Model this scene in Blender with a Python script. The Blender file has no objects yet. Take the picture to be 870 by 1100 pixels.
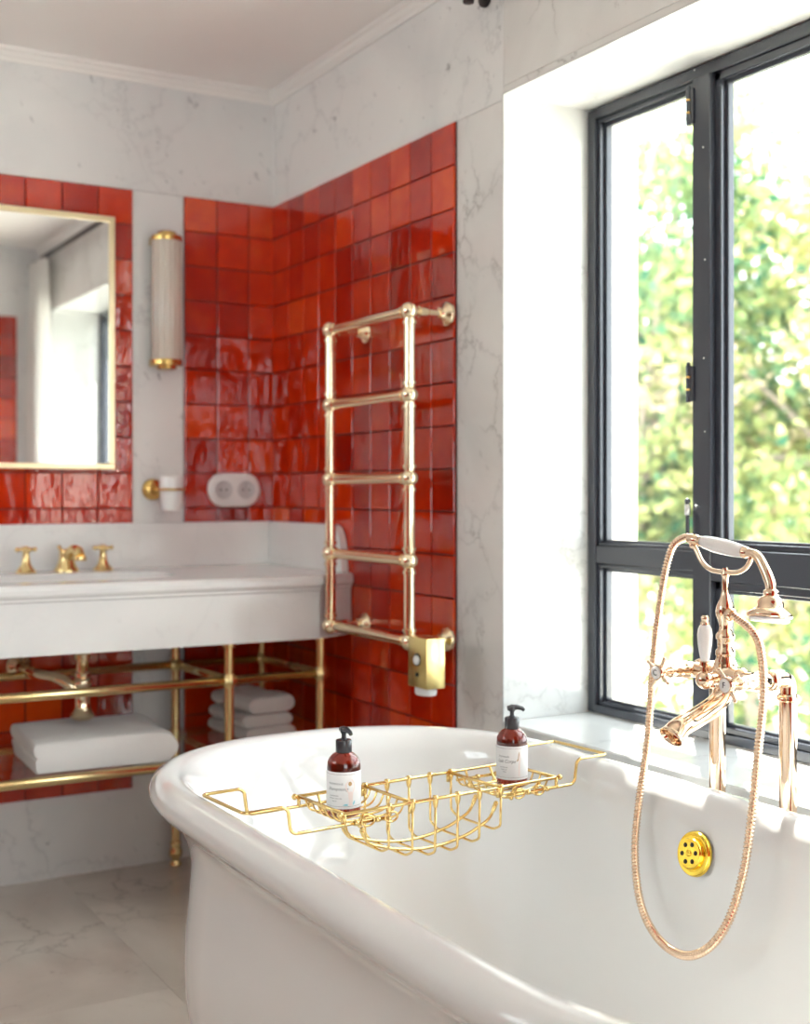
import bpy, bmesh, math, random
from mathutils import Vector, Matrix, noise
R = math.radians
C = bpy.context.scene.collection
V = Vector

# ------------------------------------------------------------------ helpers
def new_bm():
    return bmesh.new()

def obj(name, bm, mat, parent=None, smooth=True, autosmooth=None, sub=0, bevel=0, sol=0):
    """link bm (built in world coordinates) as one mesh; under a parent the vertices are moved to its frame"""
    me = bpy.data.meshes.new(name)
    org = V((0, 0, 0))
    p = parent
    while p:
        org += p.location
        p = p.parent
    if parent is None:
        vs = [v.co for v in bm.verts]
        mn = V((min(v.x for v in vs), min(v.y for v in vs), min(v.z for v in vs)))
        mx = V((max(v.x for v in vs), max(v.y for v in vs), max(v.z for v in vs)))
        org = V(((mn.x + mx.x) / 2, (mn.y + mx.y) / 2, mn.z))
    bmesh.ops.recalc_face_normals(bm, faces=bm.faces)
    for v in bm.verts:
        v.co -= org
    bm.to_mesh(me)
    bm.free()
    o = bpy.data.objects.new(name, me)
    C.objects.link(o)
    if parent:
        o.parent = parent
    else:
        o.location = org
    if mat:
        for m in (mat if isinstance(mat, (list, tuple)) else [mat]):
            me.materials.append(m)
    if smooth:
        me.polygons.foreach_set('use_smooth', [True] * len(me.polygons))
        if autosmooth is not None:
            me.set_sharp_from_angle(angle=R(autosmooth))
    if bevel:
        m = o.modifiers.new('bevel', 'BEVEL'); m.width = bevel; m.segments = 2; m.limit_method = 'ANGLE'
        m.harden_normals = False
    if sub:
        m = o.modifiers.new('sub', 'SUBSURF'); m.levels = sub; m.render_levels = sub
    if sol:
        m = o.modifiers.new('sol', 'SOLIDIFY'); m.thickness = sol
    return o

def tag(o, label=None, cat=None, group=None, kind=None):
    if label: o['label'] = label
    if cat: o['category'] = cat
    if group: o['group'] = group
    if kind: o['kind'] = kind
    return o

def thing(name, label, cat, loc, group=None):
    o = bpy.data.objects.new(name, None)
    C.objects.link(o)
    o.location = loc
    o.empty_display_size = .05
    return tag(o, label, cat, group)

def struct(name, bm, mat, parent=None, **k):
    o = obj(name, bm, mat, parent, **k)
    if parent is None:
        o['kind'] = 'structure'
    return o

def box(bm, x0, x1, y0, y1, z0, z1, bev=0, seg=2):
    r = bmesh.ops.create_cube(bm, size=1)
    vs = r['verts']
    for v in vs:
        v.co = V(((x0 + x1) / 2 + v.co.x * (x1 - x0), (y0 + y1) / 2 + v.co.y * (y1 - y0), (z0 + z1) / 2 + v.co.z * (z1 - z0)))
    if bev:
        es = list({e for v in vs for e in v.link_edges})
        bmesh.ops.bevel(bm, geom=es, offset=bev, segments=seg, affect='EDGES', profile=.5)
    return vs

def lathe(bm, prof, seg=32, org=(0, 0, 0), axis=(0, 0, 1), rmod=None):
    """prof: (radius, height) list along axis"""
    org = V(org)
    q = V((0, 0, 1)).rotation_difference(V(axis).normalized())
    rings = []
    for r, h in prof:
        if r < 1e-6:
            rings.append([bm.verts.new(org + q @ V((0, 0, h)))])
        else:
            ring = []
            for i in range(seg):
                a = 2 * math.pi * i / seg
                rr = r * (rmod(a) if rmod else 1)
                ring.append(bm.verts.new(org + q @ V((rr * math.cos(a), rr * math.sin(a), h))))
            rings.append(ring)
    for a, b in zip(rings, rings[1:]):
        if len(a) == 1 and len(b) == 1:
            continue
        for i in range(seg):
            j = (i + 1) % seg
            if len(a) == 1: bm.faces.new((a[0], b[i], b[j]))
            elif len(b) == 1: bm.faces.new((a[i], a[j], b[0]))
            else: bm.faces.new((a[i], a[j], b[j], b[i]))

def cyl(bm, a, b, r, seg=24, r2=None, cap=True, rnd=0):
    a, b = V(a), V(b)
    h = (b - a).length
    r2 = r if r2 is None else r2
    if rnd:
        prof = [(0, 0), (r - rnd, 0), (r - rnd * .3, rnd * .3), (r, rnd), (r2, h - rnd), (r2 - rnd * .3, h - rnd * .3), (r2 - rnd, h), (0, h)]
    else:
        prof = [(r, 0), (r2, h)]
        if cap: prof = [(0, 0)] + prof + [(0, h)]
    lathe(bm, prof, seg, a, b - a)

def ball(bm, c, r, seg=24, sq=(1, 1, 1)):
    res = bmesh.ops.create_uvsphere(bm, u_segments=seg, v_segments=seg // 2, radius=r)
    for v in res['verts']:
        v.co = V((v.co.x * sq[0], v.co.y * sq[1], v.co.z * sq[2])) + V(c)

def catmull(pts, n=8, closed=False):
    P = [V(p) for p in pts]
    out = []
    m = len(P)
    for i in range(m if closed else m - 1):
        p0 = P[i - 1] if (i > 0 or closed) else P[0] * 2 - P[1]
        p1, p2 = P[i], P[(i + 1) % m]
        p3 = P[(i + 2) % m] if (i + 2 < m or closed) else P[-1] * 2 - P[-2]
        for k in range(n):
            t = k / n
            out.append(.5 * ((2 * p1) + (p2 - p0) * t + (2 * p0 - 5 * p1 + 4 * p2 - p3) * t * t + (-p0 + 3 * p1 - 3 * p2 + p3) * t ** 3))
    if not closed: out.append(P[-1])
    return out

def fillet(pts, r, n=5):
    """polyline with rounded corners"""
    P = [V(p) for p in pts]
    out = [P[0]]
    for a, b, c in zip(P, P[1:], P[2:]):
        d1, d2 = (a - b), (c - b)
        rr = min(r, d1.length * .49, d2.length * .49)
        s, e = b + d1.normalized() * rr, b + d2.normalized() * rr
        for k in range(n + 1):
            t = k / n
            out.append(s * (1 - t) ** 2 + b * 2 * t * (1 - t) + e * t * t)
    out.append(P[-1])
    return out

def tube(bm, pts, r, seg=12, closed=False, cap=True):
    """r: number or list of radii"""
    P = [V(p) for p in pts]
    Q = [P[0]]
    rs = r if isinstance(r, (list, tuple)) else None
    RR = [rs[0]] if rs else None
    for i, p in enumerate(P[1:], 1):
        if (p - Q[-1]).length > 1e-6:
            Q.append(p)
            if rs: RR.append(rs[i])
    P = Q
    n = len(P)
    if rs is None: RR = [r] * n
    T = []
    for i in range(n):
        if closed: d = P[(i + 1) % n] - P[i - 1]
        elif i == 0: d = P[1] - P[0]
        elif i == n - 1: d = P[-1] - P[-2]
        else: d = (P[i + 1] - P[i]).normalized() + (P[i] - P[i - 1]).normalized()
        T.append(d.normalized())
    up = V((0, 0, 1)) if abs(T[0].z) < .9 else V((1, 0, 0))
    nrm = (up - T[0] * up.dot(T[0])).normalized()
    rings = []
    for i in range(n):
        if i:
            nrm = (nrm - T[i] * nrm.dot(T[i])).normalized()
        bn = T[i].cross(nrm)
        rings.append([bm.verts.new(P[i] + (nrm * math.cos(2 * math.pi * k / seg) + bn * math.sin(2 * math.pi * k / seg)) * RR[i]) for k in range(seg)])
    for i in range(n if closed else n - 1):
        a, b = rings[i], rings[(i + 1) % n]
        for k in range(seg):
            j = (k + 1) % seg
            bm.faces.new((a[k], a[j], b[j], b[k]))
    if cap and not closed:
        bm.faces.new(rings[0]); bm.faces.new(rings[-1])

def prism(bm, outline, axis_pt, du, dv, dn, th):
    """outline [(u,v)] extruded by th along dn"""
    o, du, dv, dn = V(axis_pt), V(du), V(dv), V(dn)
    a = [bm.verts.new(o + du * u + dv * v) for u, v in outline]
    b = [bm.verts.new(o + du * u + dv * v + dn * th) for u, v in outline]
    n = len(a)
    bm.faces.new(a); bm.faces.new(b[::-1])
    for i in range(n):
        j = (i + 1) % n
        bm.faces.new((a[i], a[j], b[j], b[i]))

# ------------------------------------------------------------------ materials
def mat(name, color=(.8, .8, .8), rough=.5, metal=0, **k):
    m = bpy.data.materials.new(name)
    m.use_nodes = True
    b = m.node_tree.nodes['Principled BSDF']
    b.inputs['Base Color'].default_value = (*color, 1)
    b.inputs['Roughness'].default_value = rough
    b.inputs['Metallic'].default_value = metal
    for kk, v in k.items():
        b.inputs[kk].default_value = v
    return m

def nt(m):
    return m.node_tree.nodes, m.node_tree.links, m.node_tree.nodes['Principled BSDF']

def ramp(N, stops):
    r = N.new('ShaderNodeValToRGB')
    e = r.color_ramp.elements
    while len(e) < len(stops): e.new(.5)
    for i, (p, c) in enumerate(stops):
        e[i].position = p
        e[i].color = (*c, 1) if len(c) == 3 else c
    return r

def marble(name, base, vein, cloud, rough=.16, vs=3.0, vw=.035, spots=0.0, amt=.7, slab=True, rot=(.3, .5, .4)):
    m = mat(name, base, rough)
    N, L, B = nt(m)
    tc = N.new('ShaderNodeTexCoord')
    mp = N.new('ShaderNodeMapping'); mp.inputs['Rotation'].default_value = rot
    L.new(tc.outputs['Object'], mp.inputs['Vector'])
    vec = mp.outputs['Vector']
    if slab:
        at = N.new('ShaderNodeAttribute'); at.attribute_name = 'rnd'
        ad = N.new('ShaderNodeVectorMath'); ad.operation = 'MULTIPLY_ADD'
        ad.inputs[1].default_value = (7.3, 5.1, 9.7)
        L.new(at.outputs['Color'], ad.inputs[0]); L.new(vec, ad.inputs[2])
        vec = ad.outputs[0]
    n1 = N.new('ShaderNodeTexNoise'); n1.inputs['Scale'].default_value = vs * .9; n1.inputs['Detail'].default_value = 7; n1.inputs['Roughness'].default_value = .62
    L.new(vec, n1.inputs['Vector'])
    dm = N.new('ShaderNodeVectorMath'); dm.operation = 'MULTIPLY_ADD'; dm.inputs[1].default_value = (.9 / vs * 1.6,) * 3
    L.new(n1.outputs['Color'], dm.inputs[0]); L.new(vec, dm.inputs[2])
    vo = N.new('ShaderNodeTexVoronoi'); vo.feature = 'DISTANCE_TO_EDGE'; vo.inputs['Scale'].default_value = vs
    L.new(dm.outputs[0], vo.inputs['Vector'])
    r1 = ramp(N, [(0, (1, 1, 1)), (vw * .35, (.45, .45, .45)), (vw, (.12, .12, .12)), (vw * 3.5, (0, 0, 0))])
    L.new(vo.outputs['Distance'], r1.inputs[0])
    # veins come and go
    n2 = N.new('ShaderNodeTexNoise'); n2.inputs['Scale'].default_value = vs * .7; n2.inputs['Detail'].default_value = 3
    L.new(vec, n2.inputs['Vector'])
    r2 = ramp(N, [(.42, (0, 0, 0)), (.68, (1, 1, 1))])
    L.new(n2.outputs['Fac'], r2.inputs[0])
    mu = N.new('ShaderNodeMath'); mu.operation = 'MULTIPLY'
    L.new(r1.outputs['Color'], mu.inputs[0]); L.new(r2.outputs['Color'], mu.inputs[1])
    m2 = N.new('ShaderNodeMath'); m2.operation = 'MULTIPLY'; m2.inputs[1].default_value = amt
    L.new(mu.outputs[0], m2.inputs[0])
    fac = m2.outputs[0]
    # soft clouds
    n3 = N.new('ShaderNodeTexNoise'); n3.inputs['Scale'].default_value = vs * .55; n3.inputs['Detail'].default_value = 8; n3.inputs['Distortion'].default_value = .9
    L.new(vec, n3.inputs['Vector'])
    r3 = ramp(N, [(.35, base), (.72, cloud)])
    L.new(n3.outputs['Fac'], r3.inputs[0])
    mx = N.new('ShaderNodeMix'); mx.data_type = 'RGBA'
    L.new(fac, mx.inputs[0]); L.new(r3.outputs['Color'], mx.inputs[6]); mx.inputs[7].default_value = (*vein, 1)
    out = mx.outputs[2]
    if spots:
        mp2 = N.new('ShaderNodeMapping'); mp2.inputs['Rotation'].default_value = (0, .6, 0); mp2.inputs['Scale'].default_value = (2.2, 1.3, 1)
        L.new(vec, mp2.inputs['Vector'])
        n4 = N.new('ShaderNodeTexNoise'); n4.inputs['Scale'].default_value = 15; n4.inputs['Detail'].default_value = 4; n4.inputs['Roughness'].default_value = .7
        L.new(mp2.outputs[0], n4.inputs['Vector'])
        r4 = ramp(N, [(.635, (0, 0, 0)), (.74, (spots,) * 3)])
        L.new(n4.outputs['Fac'], r4.inputs[0])
        mx2 = N.new('ShaderNodeMix'); mx2.data_type = 'RGBA'
        L.new(r4.outputs['Color'], mx2.inputs[0]); L.new(out, mx2.inputs[6]); mx2.inputs[7].default_value = (*[c * .8 for c in vein], 1)
        out = mx2.outputs[2]
    L.new(out, B.inputs['Base Color'])
    return m

M = {}
M['marble'] = marble('white_marble', (.84, .835, .82), (.22, .22, .24), (.70, .70, .70), .2, 3.0, .02, .8, .35)
M['marble_vein'] = marble('veined_marble', (.80, .79, .77), (.30, .28, .27), (.70, .685, .665), .18, 6.5, .035, .3, .85)
M['marble_plain'] = marble('counter_marble', (.86, .855, .845), (.45, .45, .46), (.78, .775, .77), .13, 3.5, .02, .12, .3)
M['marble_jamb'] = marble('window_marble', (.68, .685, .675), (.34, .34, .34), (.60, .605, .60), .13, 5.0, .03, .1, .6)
M['floor'] = marble('floor_marble', (.78, .72, .65), (.30, .25, .22), (.56, .50, .44), .08, 3.2, .022, .25, .9, slab=True, rot=(0, 0, .5))
M['paint'] = mat('ceiling_paint', (.90, .885, .86), .7)
M['trim'] = mat('cornice_paint', (.86, .84, .81), .45)
M['render'] = mat('exterior_render', (.86, .83, .76), .8)

def tile_mat():
    m = mat('glazed_tile', (.6, .05, .01), .12)
    N, L, B = nt(m)
    at = N.new('ShaderNodeAttribute'); at.attribute_name = 'rnd'
    sp = N.new('ShaderNodeSeparateColor'); L.new(at.outputs['Color'], sp.inputs[0])
    tc = N.new('ShaderNodeTexCoord')
    n = N.new('ShaderNodeTexNoise'); n.inputs['Scale'].default_value = 14; n.inputs['Detail'].default_value = 4
    L.new(tc.outputs['Object'], n.inputs['Vector'])
    ma = N.new('ShaderNodeMath'); ma.operation = 'MULTIPLY_ADD'; ma.inputs[1].default_value = .55; ma.inputs[2].default_value = -.27
    L.new(n.outputs['Fac'], ma.inputs[0])
    ad = N.new('ShaderNodeMath'); ad.operation = 'ADD'; L.new(sp.outputs[0], ad.inputs[0]); L.new(ma.outputs[0], ad.inputs[1])
    r = ramp(N, [(0, (.28, .005, .001)), (.3, (.44, .012, .001)), (.6, (.62, .034, .002)), (1, (.80, .095, .005))])
    L.new(ad.outputs[0], r.inputs[0]); L.new(r.outputs['Color'], B.inputs['Base Color'])
    mp = N.new('ShaderNodeMapping'); mp.inputs['Scale'].default_value = (1, 1, .55)
    ofs = N.new('ShaderNodeVectorMath'); ofs.operation = 'MULTIPLY_ADD'; ofs.inputs[1].default_value = (9, 9, 9)
    L.new(at.outputs['Color'], ofs.inputs[0]); L.new(tc.outputs['Object'], ofs.inputs[2]); L.new(ofs.outputs[0], mp.inputs['Vector'])
    n2 = N.new('ShaderNodeTexNoise'); n2.inputs['Scale'].default_value = 19; n2.inputs['Detail'].default_value = 2.2; n2.inputs['Roughness'].default_value = .5
    L.new(mp.outputs[0], n2.inputs['Vector'])
    bu = N.new('ShaderNodeBump'); bu.inputs['Strength'].default_value = .5; bu.inputs['Distance'].default_value = .0045
    L.new(n2.outputs['Fac'], bu.inputs['Height']); L.new(bu.outputs[0], B.inputs['Normal'])
    B.inputs['Roughness'].default_value = .025
    B.inputs['IOR'].default_value = 1.68
    return m
M['tile'] = tile_mat()
M['grout'] = mat('dark_red_grout', (.09, .022, .02), .8)
M['brass'] = mat('satin_brass', (.84, .65, .32), .22, 1)
M['gold'] = mat('polished_gold', (.80, .58, .24), .10, 1)
M['champ'] = mat('champagne_brass', (.95, .80, .56), .10, 1)
M['rose'] = mat('rose_gold', (.80, .60, .44), .06, 1)
M['sconce_brass'] = mat('aged_brass', (.72, .48, .16), .22, 1)
M['mframe'] = mat('pale_brass_frame', (.88, .74, .48), .3, 1)
M['overflow'] = mat('yellow_gold', (1.0, .70, .10), .12, 1)
M['porcelain'] = mat('white_porcelain', (.88, .875, .87), .12, 0, **{'Coat Weight': .5, 'Coat Roughness': .05})
M['enamel'] = mat('white_enamel', (.80, .795, .785), .07, 0, **{'Coat Weight': .6, 'Coat Roughness': .03})
M['plastic'] = mat('white_plastic', (.85, .85, .85), .3)
M['plastic_grey'] = mat('pale_grey_plastic', (.62, .62, .63), .35)
M['blackhole'] = mat('black_recess', (.01, .01, .01), .5)
M['paintmetal'] = mat('blue_grey_steel_paint', (.042, .047, .062), .22, 0, **{'Coat Weight': .4})
M['darkmetal'] = mat('dark_bronze', (.03, .02, .022), .4, .5)
M['steel'] = mat('brushed_steel', (.7, .7, .7), .3, 1)
M['pump'] = mat('grey_pump_plastic', (.035, .034, .04), .18)
M['label'] = mat('paper_label', (.84, .83, .82), .45)
M['ink'] = mat('grey_ink', (.12, .11, .11), .6)
M['ink_pink'] = mat('pale_pink_ink', (.86, .73, .68), .6)
M['ink_teal'] = mat('teal_ink', (.25, .62, .70), .6)
M['ink_brown'] = mat('brown_ink', (.52, .32, .14), .6)
M['black_text'] = mat('black_enamel', (.03, .03, .03), .4)
M['amber'] = mat('amber_plastic', (.33, .022, .007), .03, 0, **{'Transmission Weight': .8, 'IOR': 1.35, 'Coat Weight': .8, 'Coat Roughness': .02})
M['bark'] = mat('grey_bark', (.30, .24, .20), .9)
M['ground'] = mat('pale_gravel', (.6, .58, .52), .9)
M['mirror'] = mat('silvered_glass', (.93, .94, .94), .01, 1)

def towel_mat():
    m = mat('white_terry', (.84, .82, .80), .9)
    N, L, B = nt(m)
    B.inputs['Sheen Weight'].default_value = .4
    tc = N.new('ShaderNodeTexCoord')
    n = N.new('ShaderNodeTexNoise'); n.inputs['Scale'].default_value = 380
    n2 = N.new('ShaderNodeTexNoise'); n2.inputs['Scale'].default_value = 30
    L.new(tc.outputs['Object'], n.inputs['Vector']); L.new(tc.outputs['Object'], n2.inputs['Vector'])
    ad = N.new('ShaderNodeMath'); L.new(n.outputs[0], ad.inputs[0]); L.new(n2.outputs[0], ad.inputs[1])
    bu = N.new('ShaderNodeBump'); bu.inputs['Strength'].default_value = .6; bu.inputs['Distance'].default_value = .003
    L.new(ad.outputs[0], bu.inputs['Height']); L.new(bu.outputs[0], B.inputs['Normal'])
    return m
M['towel'] = towel_mat()
def wood_mat():
    m = mat('added_walnut', (.20, .10, .055), .4)
    N, L, B = nt(m)
    tc = N.new('ShaderNodeTexCoord'); mp = N.new('ShaderNodeMapping'); mp.inputs['Scale'].default_value = (14, 14, .8)
    n = N.new('ShaderNodeTexNoise'); n.inputs['Scale'].default_value = 3; n.inputs['Detail'].default_value = 6
    L.new(tc.outputs['Object'], mp.inputs['Vector']); L.new(mp.outputs[0], n.inputs['Vector'])
    r_ = ramp(N, [(.3, (.13, .062, .036)), (.7, (.30, .165, .10))]); L.new(n.outputs['Fac'], r_.inputs[0]); L.new(r_.outputs['Color'], B.inputs['Base Color'])
    return m
M['wood'] = wood_mat()

def thin_glass(name, tint=(1, 1, 1), refl=.06):
    m = bpy.data.materials.new(name); m.use_nodes = True
    N, L = m.node_tree.nodes, m.node_tree.links
    N.clear()
    o = N.new('ShaderNodeOutputMaterial'); t = N.new('ShaderNodeBsdfTransparent'); g = N.new('ShaderNodeBsdfGlossy')
    t.inputs[0].default_value = (*tint, 1); g.inputs['Roughness'].default_value = .01
    lw = N.new('ShaderNodeLayerWeight'); lw.inputs[0].default_value = .5
    pw = N.new('ShaderNodeMath'); pw.operation = 'POWER'; pw.inputs[1].default_value = 5
    f = N.new('ShaderNodeMath'); f.operation = 'MULTIPLY_ADD'; f.inputs[1].default_value = .85; f.inputs[2].default_value = .035
    L.new(lw.outputs['Facing'], pw.inputs[0]); L.new(pw.outputs[0], f.inputs[0])
    mx = N.new('ShaderNodeMixShader')
    L.new(f.outputs[0], mx.inputs[0]); L.new(t.outputs[0], mx.inputs[1]); L.new(g.outputs[0], mx.inputs[2]); L.new(mx.outputs[0], o.inputs[0])
    return m
M['glass'] = thin_glass('window_glass', (.97, .985, .975))

def sheer(name, col, tr):
    m = bpy.data.materials.new(name); m.use_nodes = True
    N, L = m.node_tree.nodes, m.node_tree.links
    N.clear()
    o = N.new('ShaderNodeOutputMaterial'); d = N.new('ShaderNodeBsdfDiffuse'); t = N.new('ShaderNodeBsdfTranslucent')
    d.inputs[0].default_value = (*col, 1); t.inputs[0].default_value = (*col, 1)
    mx = N.new('ShaderNodeMixShader'); mx.inputs[0].default_value = tr
    L.new(d.outputs[0], mx.inputs[1]); L.new(t.outputs[0], mx.inputs[2]); L.new(mx.outputs[0], o.inputs[0])
    return m
M['curtain'] = sheer('sheer_white_fabric', (.88, .87, .85), .5)

def leaf_mat(name, stops):
    m = sheer(name, (.5, .6, .2), .5)
    N, L = m.node_tree.nodes, m.node_tree.links
    at = N.new('ShaderNodeAttribute'); at.attribute_name = 'rnd'
    r = ramp(N, stops)
    sp = N.new('ShaderNodeSeparateColor'); L.new(at.outputs['Color'], sp.inputs[0]); L.new(sp.outputs[0], r.inputs[0])
    for n in N:
        if n.type in ('BSDF_DIFFUSE', 'BSDF_TRANSLUCENT'): L.new(r.outputs['Color'], n.inputs[0])
    return m
M['leaf'] = leaf_mat('autumn_leaf', [(0, (.05, .15, .09)), (.3, (.16, .27, .14)), (.6, (.38, .42, .17)), (.85, (.60, .58, .28)), (1, (.70, .55, .42))])

def ribbed_glass():
    m = mat('ribbed_shade_glass', (.86, .78, .68), .25, 0, **{'Transmission Weight': .25, 'Coat Weight': .5})
    return m
M['shade'] = ribbed_glass()

def rnd_attr(o, per_face):
    """store one random colour per face"""
    me = o.data
    a = me.color_attributes.new('rnd', 'FLOAT_COLOR', 'CORNER')
    i = 0
    buf = []
    for p in me.polygons:
        c = per_face(p)
        for _ in range(p.loop_total):
            buf += [c[0], c[1], c[2], 1]
    a.data.foreach_set('color', buf)

def slabs(name, boxes, mt, parent=None, bev=.0008, seed=1):
    """marble slabs with hairline seams, one mesh"""
    rng = random.Random(seed)
    bm = new_bm()
    lay = bm.faces.layers.int.new('k')
    for k, b in enumerate(boxes):
        n0 = len(bm.faces)
        box(bm, *b[:6], bev=bev, seg=1)
        bm.faces.ensure_lookup_table()
        for f in bm.faces[n0:]: f[lay] = k + 1
    o = struct(name, bm, mt, parent, smooth=False)
    cols = [(rng.random(), rng.random(), rng.random()) for _ in range(len(boxes) + 2)]
    ks = [d.value for d in o.data.attributes['k'].data]
    rnd_attr(o, lambda p: cols[ks[p.index]])
    if not isinstance(mt, (list, tuple)):
        return o
    for p in o.data.polygons:
        k = ks[p.index]
        p.material_index = boxes[k - 1][6] if k and len(boxes[k - 1]) > 6 else 0
    return o

# ------------------------------------------------------------------ room numbers (metres)
XW, YB, ZC = 1.584, 3.515, 2.29       # window wall, back wall, ceiling
XL, YF = -1.60, -2.30                 # left and rear walls
WY0, WY1, WZ0, WZ1 = .836, 2.289, .571, 1.957   # window opening
XF = 1.8186                           # window plane

# floor and ceiling
bx = []
for i in range(4):
    for j in range(5):
        x0, y0 = XL - .05 + i * .86, YF - .05 + j * 1.24
        bx.append((x0, min(x0 + .8595, XW + .15), y0, min(y0 + 1.2395, YB + .05), -.05, 0))
slabs('floor', bx, M['floor'], seed=5, bev=.0004)
bm = new_bm(); box(bm, XL - .1, 2.03, YF - .1, YB + .1, ZC, ZC + .12)
struct('ceiling', bm, M['paint'], smooth=False)

# back wall
slabs('wall_back', [(XL - .1, .3, YB, YB + .1, 0, 1.944), (.301, 1.9, YB, YB + .1, 0, 1.944), (XL - .1, .3, YB, YB + .1, 1.945, ZC), (.301, 1.9, YB, YB + .1, 1.945, ZC)], M['marble'], seed=11)
wall_back = bpy.data.objects['wall_back']
# left wall
X3a, X3b, Z3a, Z3b = 2.0, 3.0, 1.45, 2.2
slabs('wall_left', [(XL - .1, XL, YF - .1, X3a, 0, ZC), (XL - .1, XL, X3b, YB, 0, ZC), (XL - .1, XL, X3a, X3b, 0, Z3a), (XL - .1, XL, X3a, X3b, Z3b, ZC)], M['marble'], seed=3)
wall_left = bpy.data.objects['wall_left']
# window wall
XO = 1.935
sl = [
    (XW, XO, 2.290, YB + .1, 0, 1.944, 1),              # pier beside the window
    (XW, XO, WY1, YB + .1, 1.9446, ZC, 0),
    (XW, XO, YF - .1, 2.2884, 1.9745, ZC, 1),           # over the window
    (XW, XO, .0, 2.2884, WZ1, 1.974, 1),
    (XW, XO, YF - .1, WY0, 0, WZ1 - .0005, 1),
    (XW, XO, WY0, 2.2894, 0, .545, 0),
]
slabs('wall_right', sl, [M['marble'], M['marble_vein']], seed=8)
wall_right = bpy.data.objects['wall_right']
# lining of the window recess: far jamb, near jamb, head
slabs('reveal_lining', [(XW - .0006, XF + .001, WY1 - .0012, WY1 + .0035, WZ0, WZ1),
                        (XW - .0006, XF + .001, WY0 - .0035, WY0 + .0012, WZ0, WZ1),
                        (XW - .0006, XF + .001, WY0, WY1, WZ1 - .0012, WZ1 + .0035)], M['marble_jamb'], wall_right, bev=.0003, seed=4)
# exterior skin
bm = new_bm()
box(bm, XO, XO + .03, WY1 + .02, 4.2, -3.5, 3.2); box(bm, XO, XO + .03, -3.2, WY0 - .02, -3.5, 3.2)
box(bm, XO, XO + .03, WY0 - .02, WY1 + .02, 2.0, 3.2); box(bm, XO, XO + .03, WY0 - .02, WY1 + .02, -3.5, .53)
box(bm, 1.874, XO + .03, WY1 - .004, WY1 + .02, .53, 2.0); box(bm, 1.874, XO + .03, WY0 - .02, WY0 + .004, .53, 2.0)
box(bm, 1.874, XO + .03, WY0, WY1, 1.953, 1.99)
struct('exterior_render', bm, M['render'], wall_right, smooth=False)

# rear wall with an added fill window, and the short wall behind the bath end
X2a, X2b, Z2a, Z2b = -1.05, .85, .70, 2.2
slabs('wall_rear', [(XL - .1, X2a, YF - .25, YF, 0, ZC), (X2b, XW + .2, YF - .25, YF, 0, ZC), (X2a, X2b, YF - .25, YF, Z2b, ZC), (X2a, X2b, YF - .25, YF, 0, Z2a)], M['marble'], seed=2)
bm = new_bm()
for k in range(16):
    x = XL + .012 + k * .198
    box(bm, x, x + .194, YF, YF + .02, 0, .69 if X2a - .19 < x < X2b else 2.2, bev=.003, seg=1)
obj('added_panelling', bm, M['wood'], bpy.data.objects['wall_rear'], smooth=False)  # unseen wood, added for brown reflections in the metal and bath
bm = new_bm()
for k in range(17):
    y = YF + .02 + k * .198
    box(bm, XL, XL + .02, y, y + .194, 0, 2.0, bev=.003, seg=1)
obj('added_panelling', bm, M['wood'], wall_left, smooth=False)  # same added wood along the left wall, out of view
slabs('wall_front', [(.86, XW, .48, .61, 0, ZC)], M['marble'], seed=2)
wall_front = bpy.data.objects['wall_front']

# cornices
def cornice(name, pts, out):
    bm = new_bm()
    prof = [(0, -.036), (.006, -.036), (.007, -.026), (.012, -.022), (.018, -.012), (.026, -.008), (.027, 0), (0, 0)]
    rings = []
    for p, d in zip(pts, out):
        rings.append([bm.verts.new(V((p[0] + d[0] * u, p[1] + d[1] * u, ZC + w))) for u, w in prof])
    for a, b in zip(rings, rings[1:]):
        for i in range(len(prof)):
            j = (i + 1) % len(prof)
            bm.faces.new((a[i], a[j], b[j], b[i]))
    bm.faces.new(rings[0]); bm.faces.new(rings[-1])
    struct(name, bm, M['trim'], smooth=False)
cornice('trim_1', [(XL, YB), (XW, YB)], [(1, -1), (-1, -1)])
cornice('trim_2', [(XW, YB), (XW, .61)], [(-1, -1), (-1, 0)])

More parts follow.
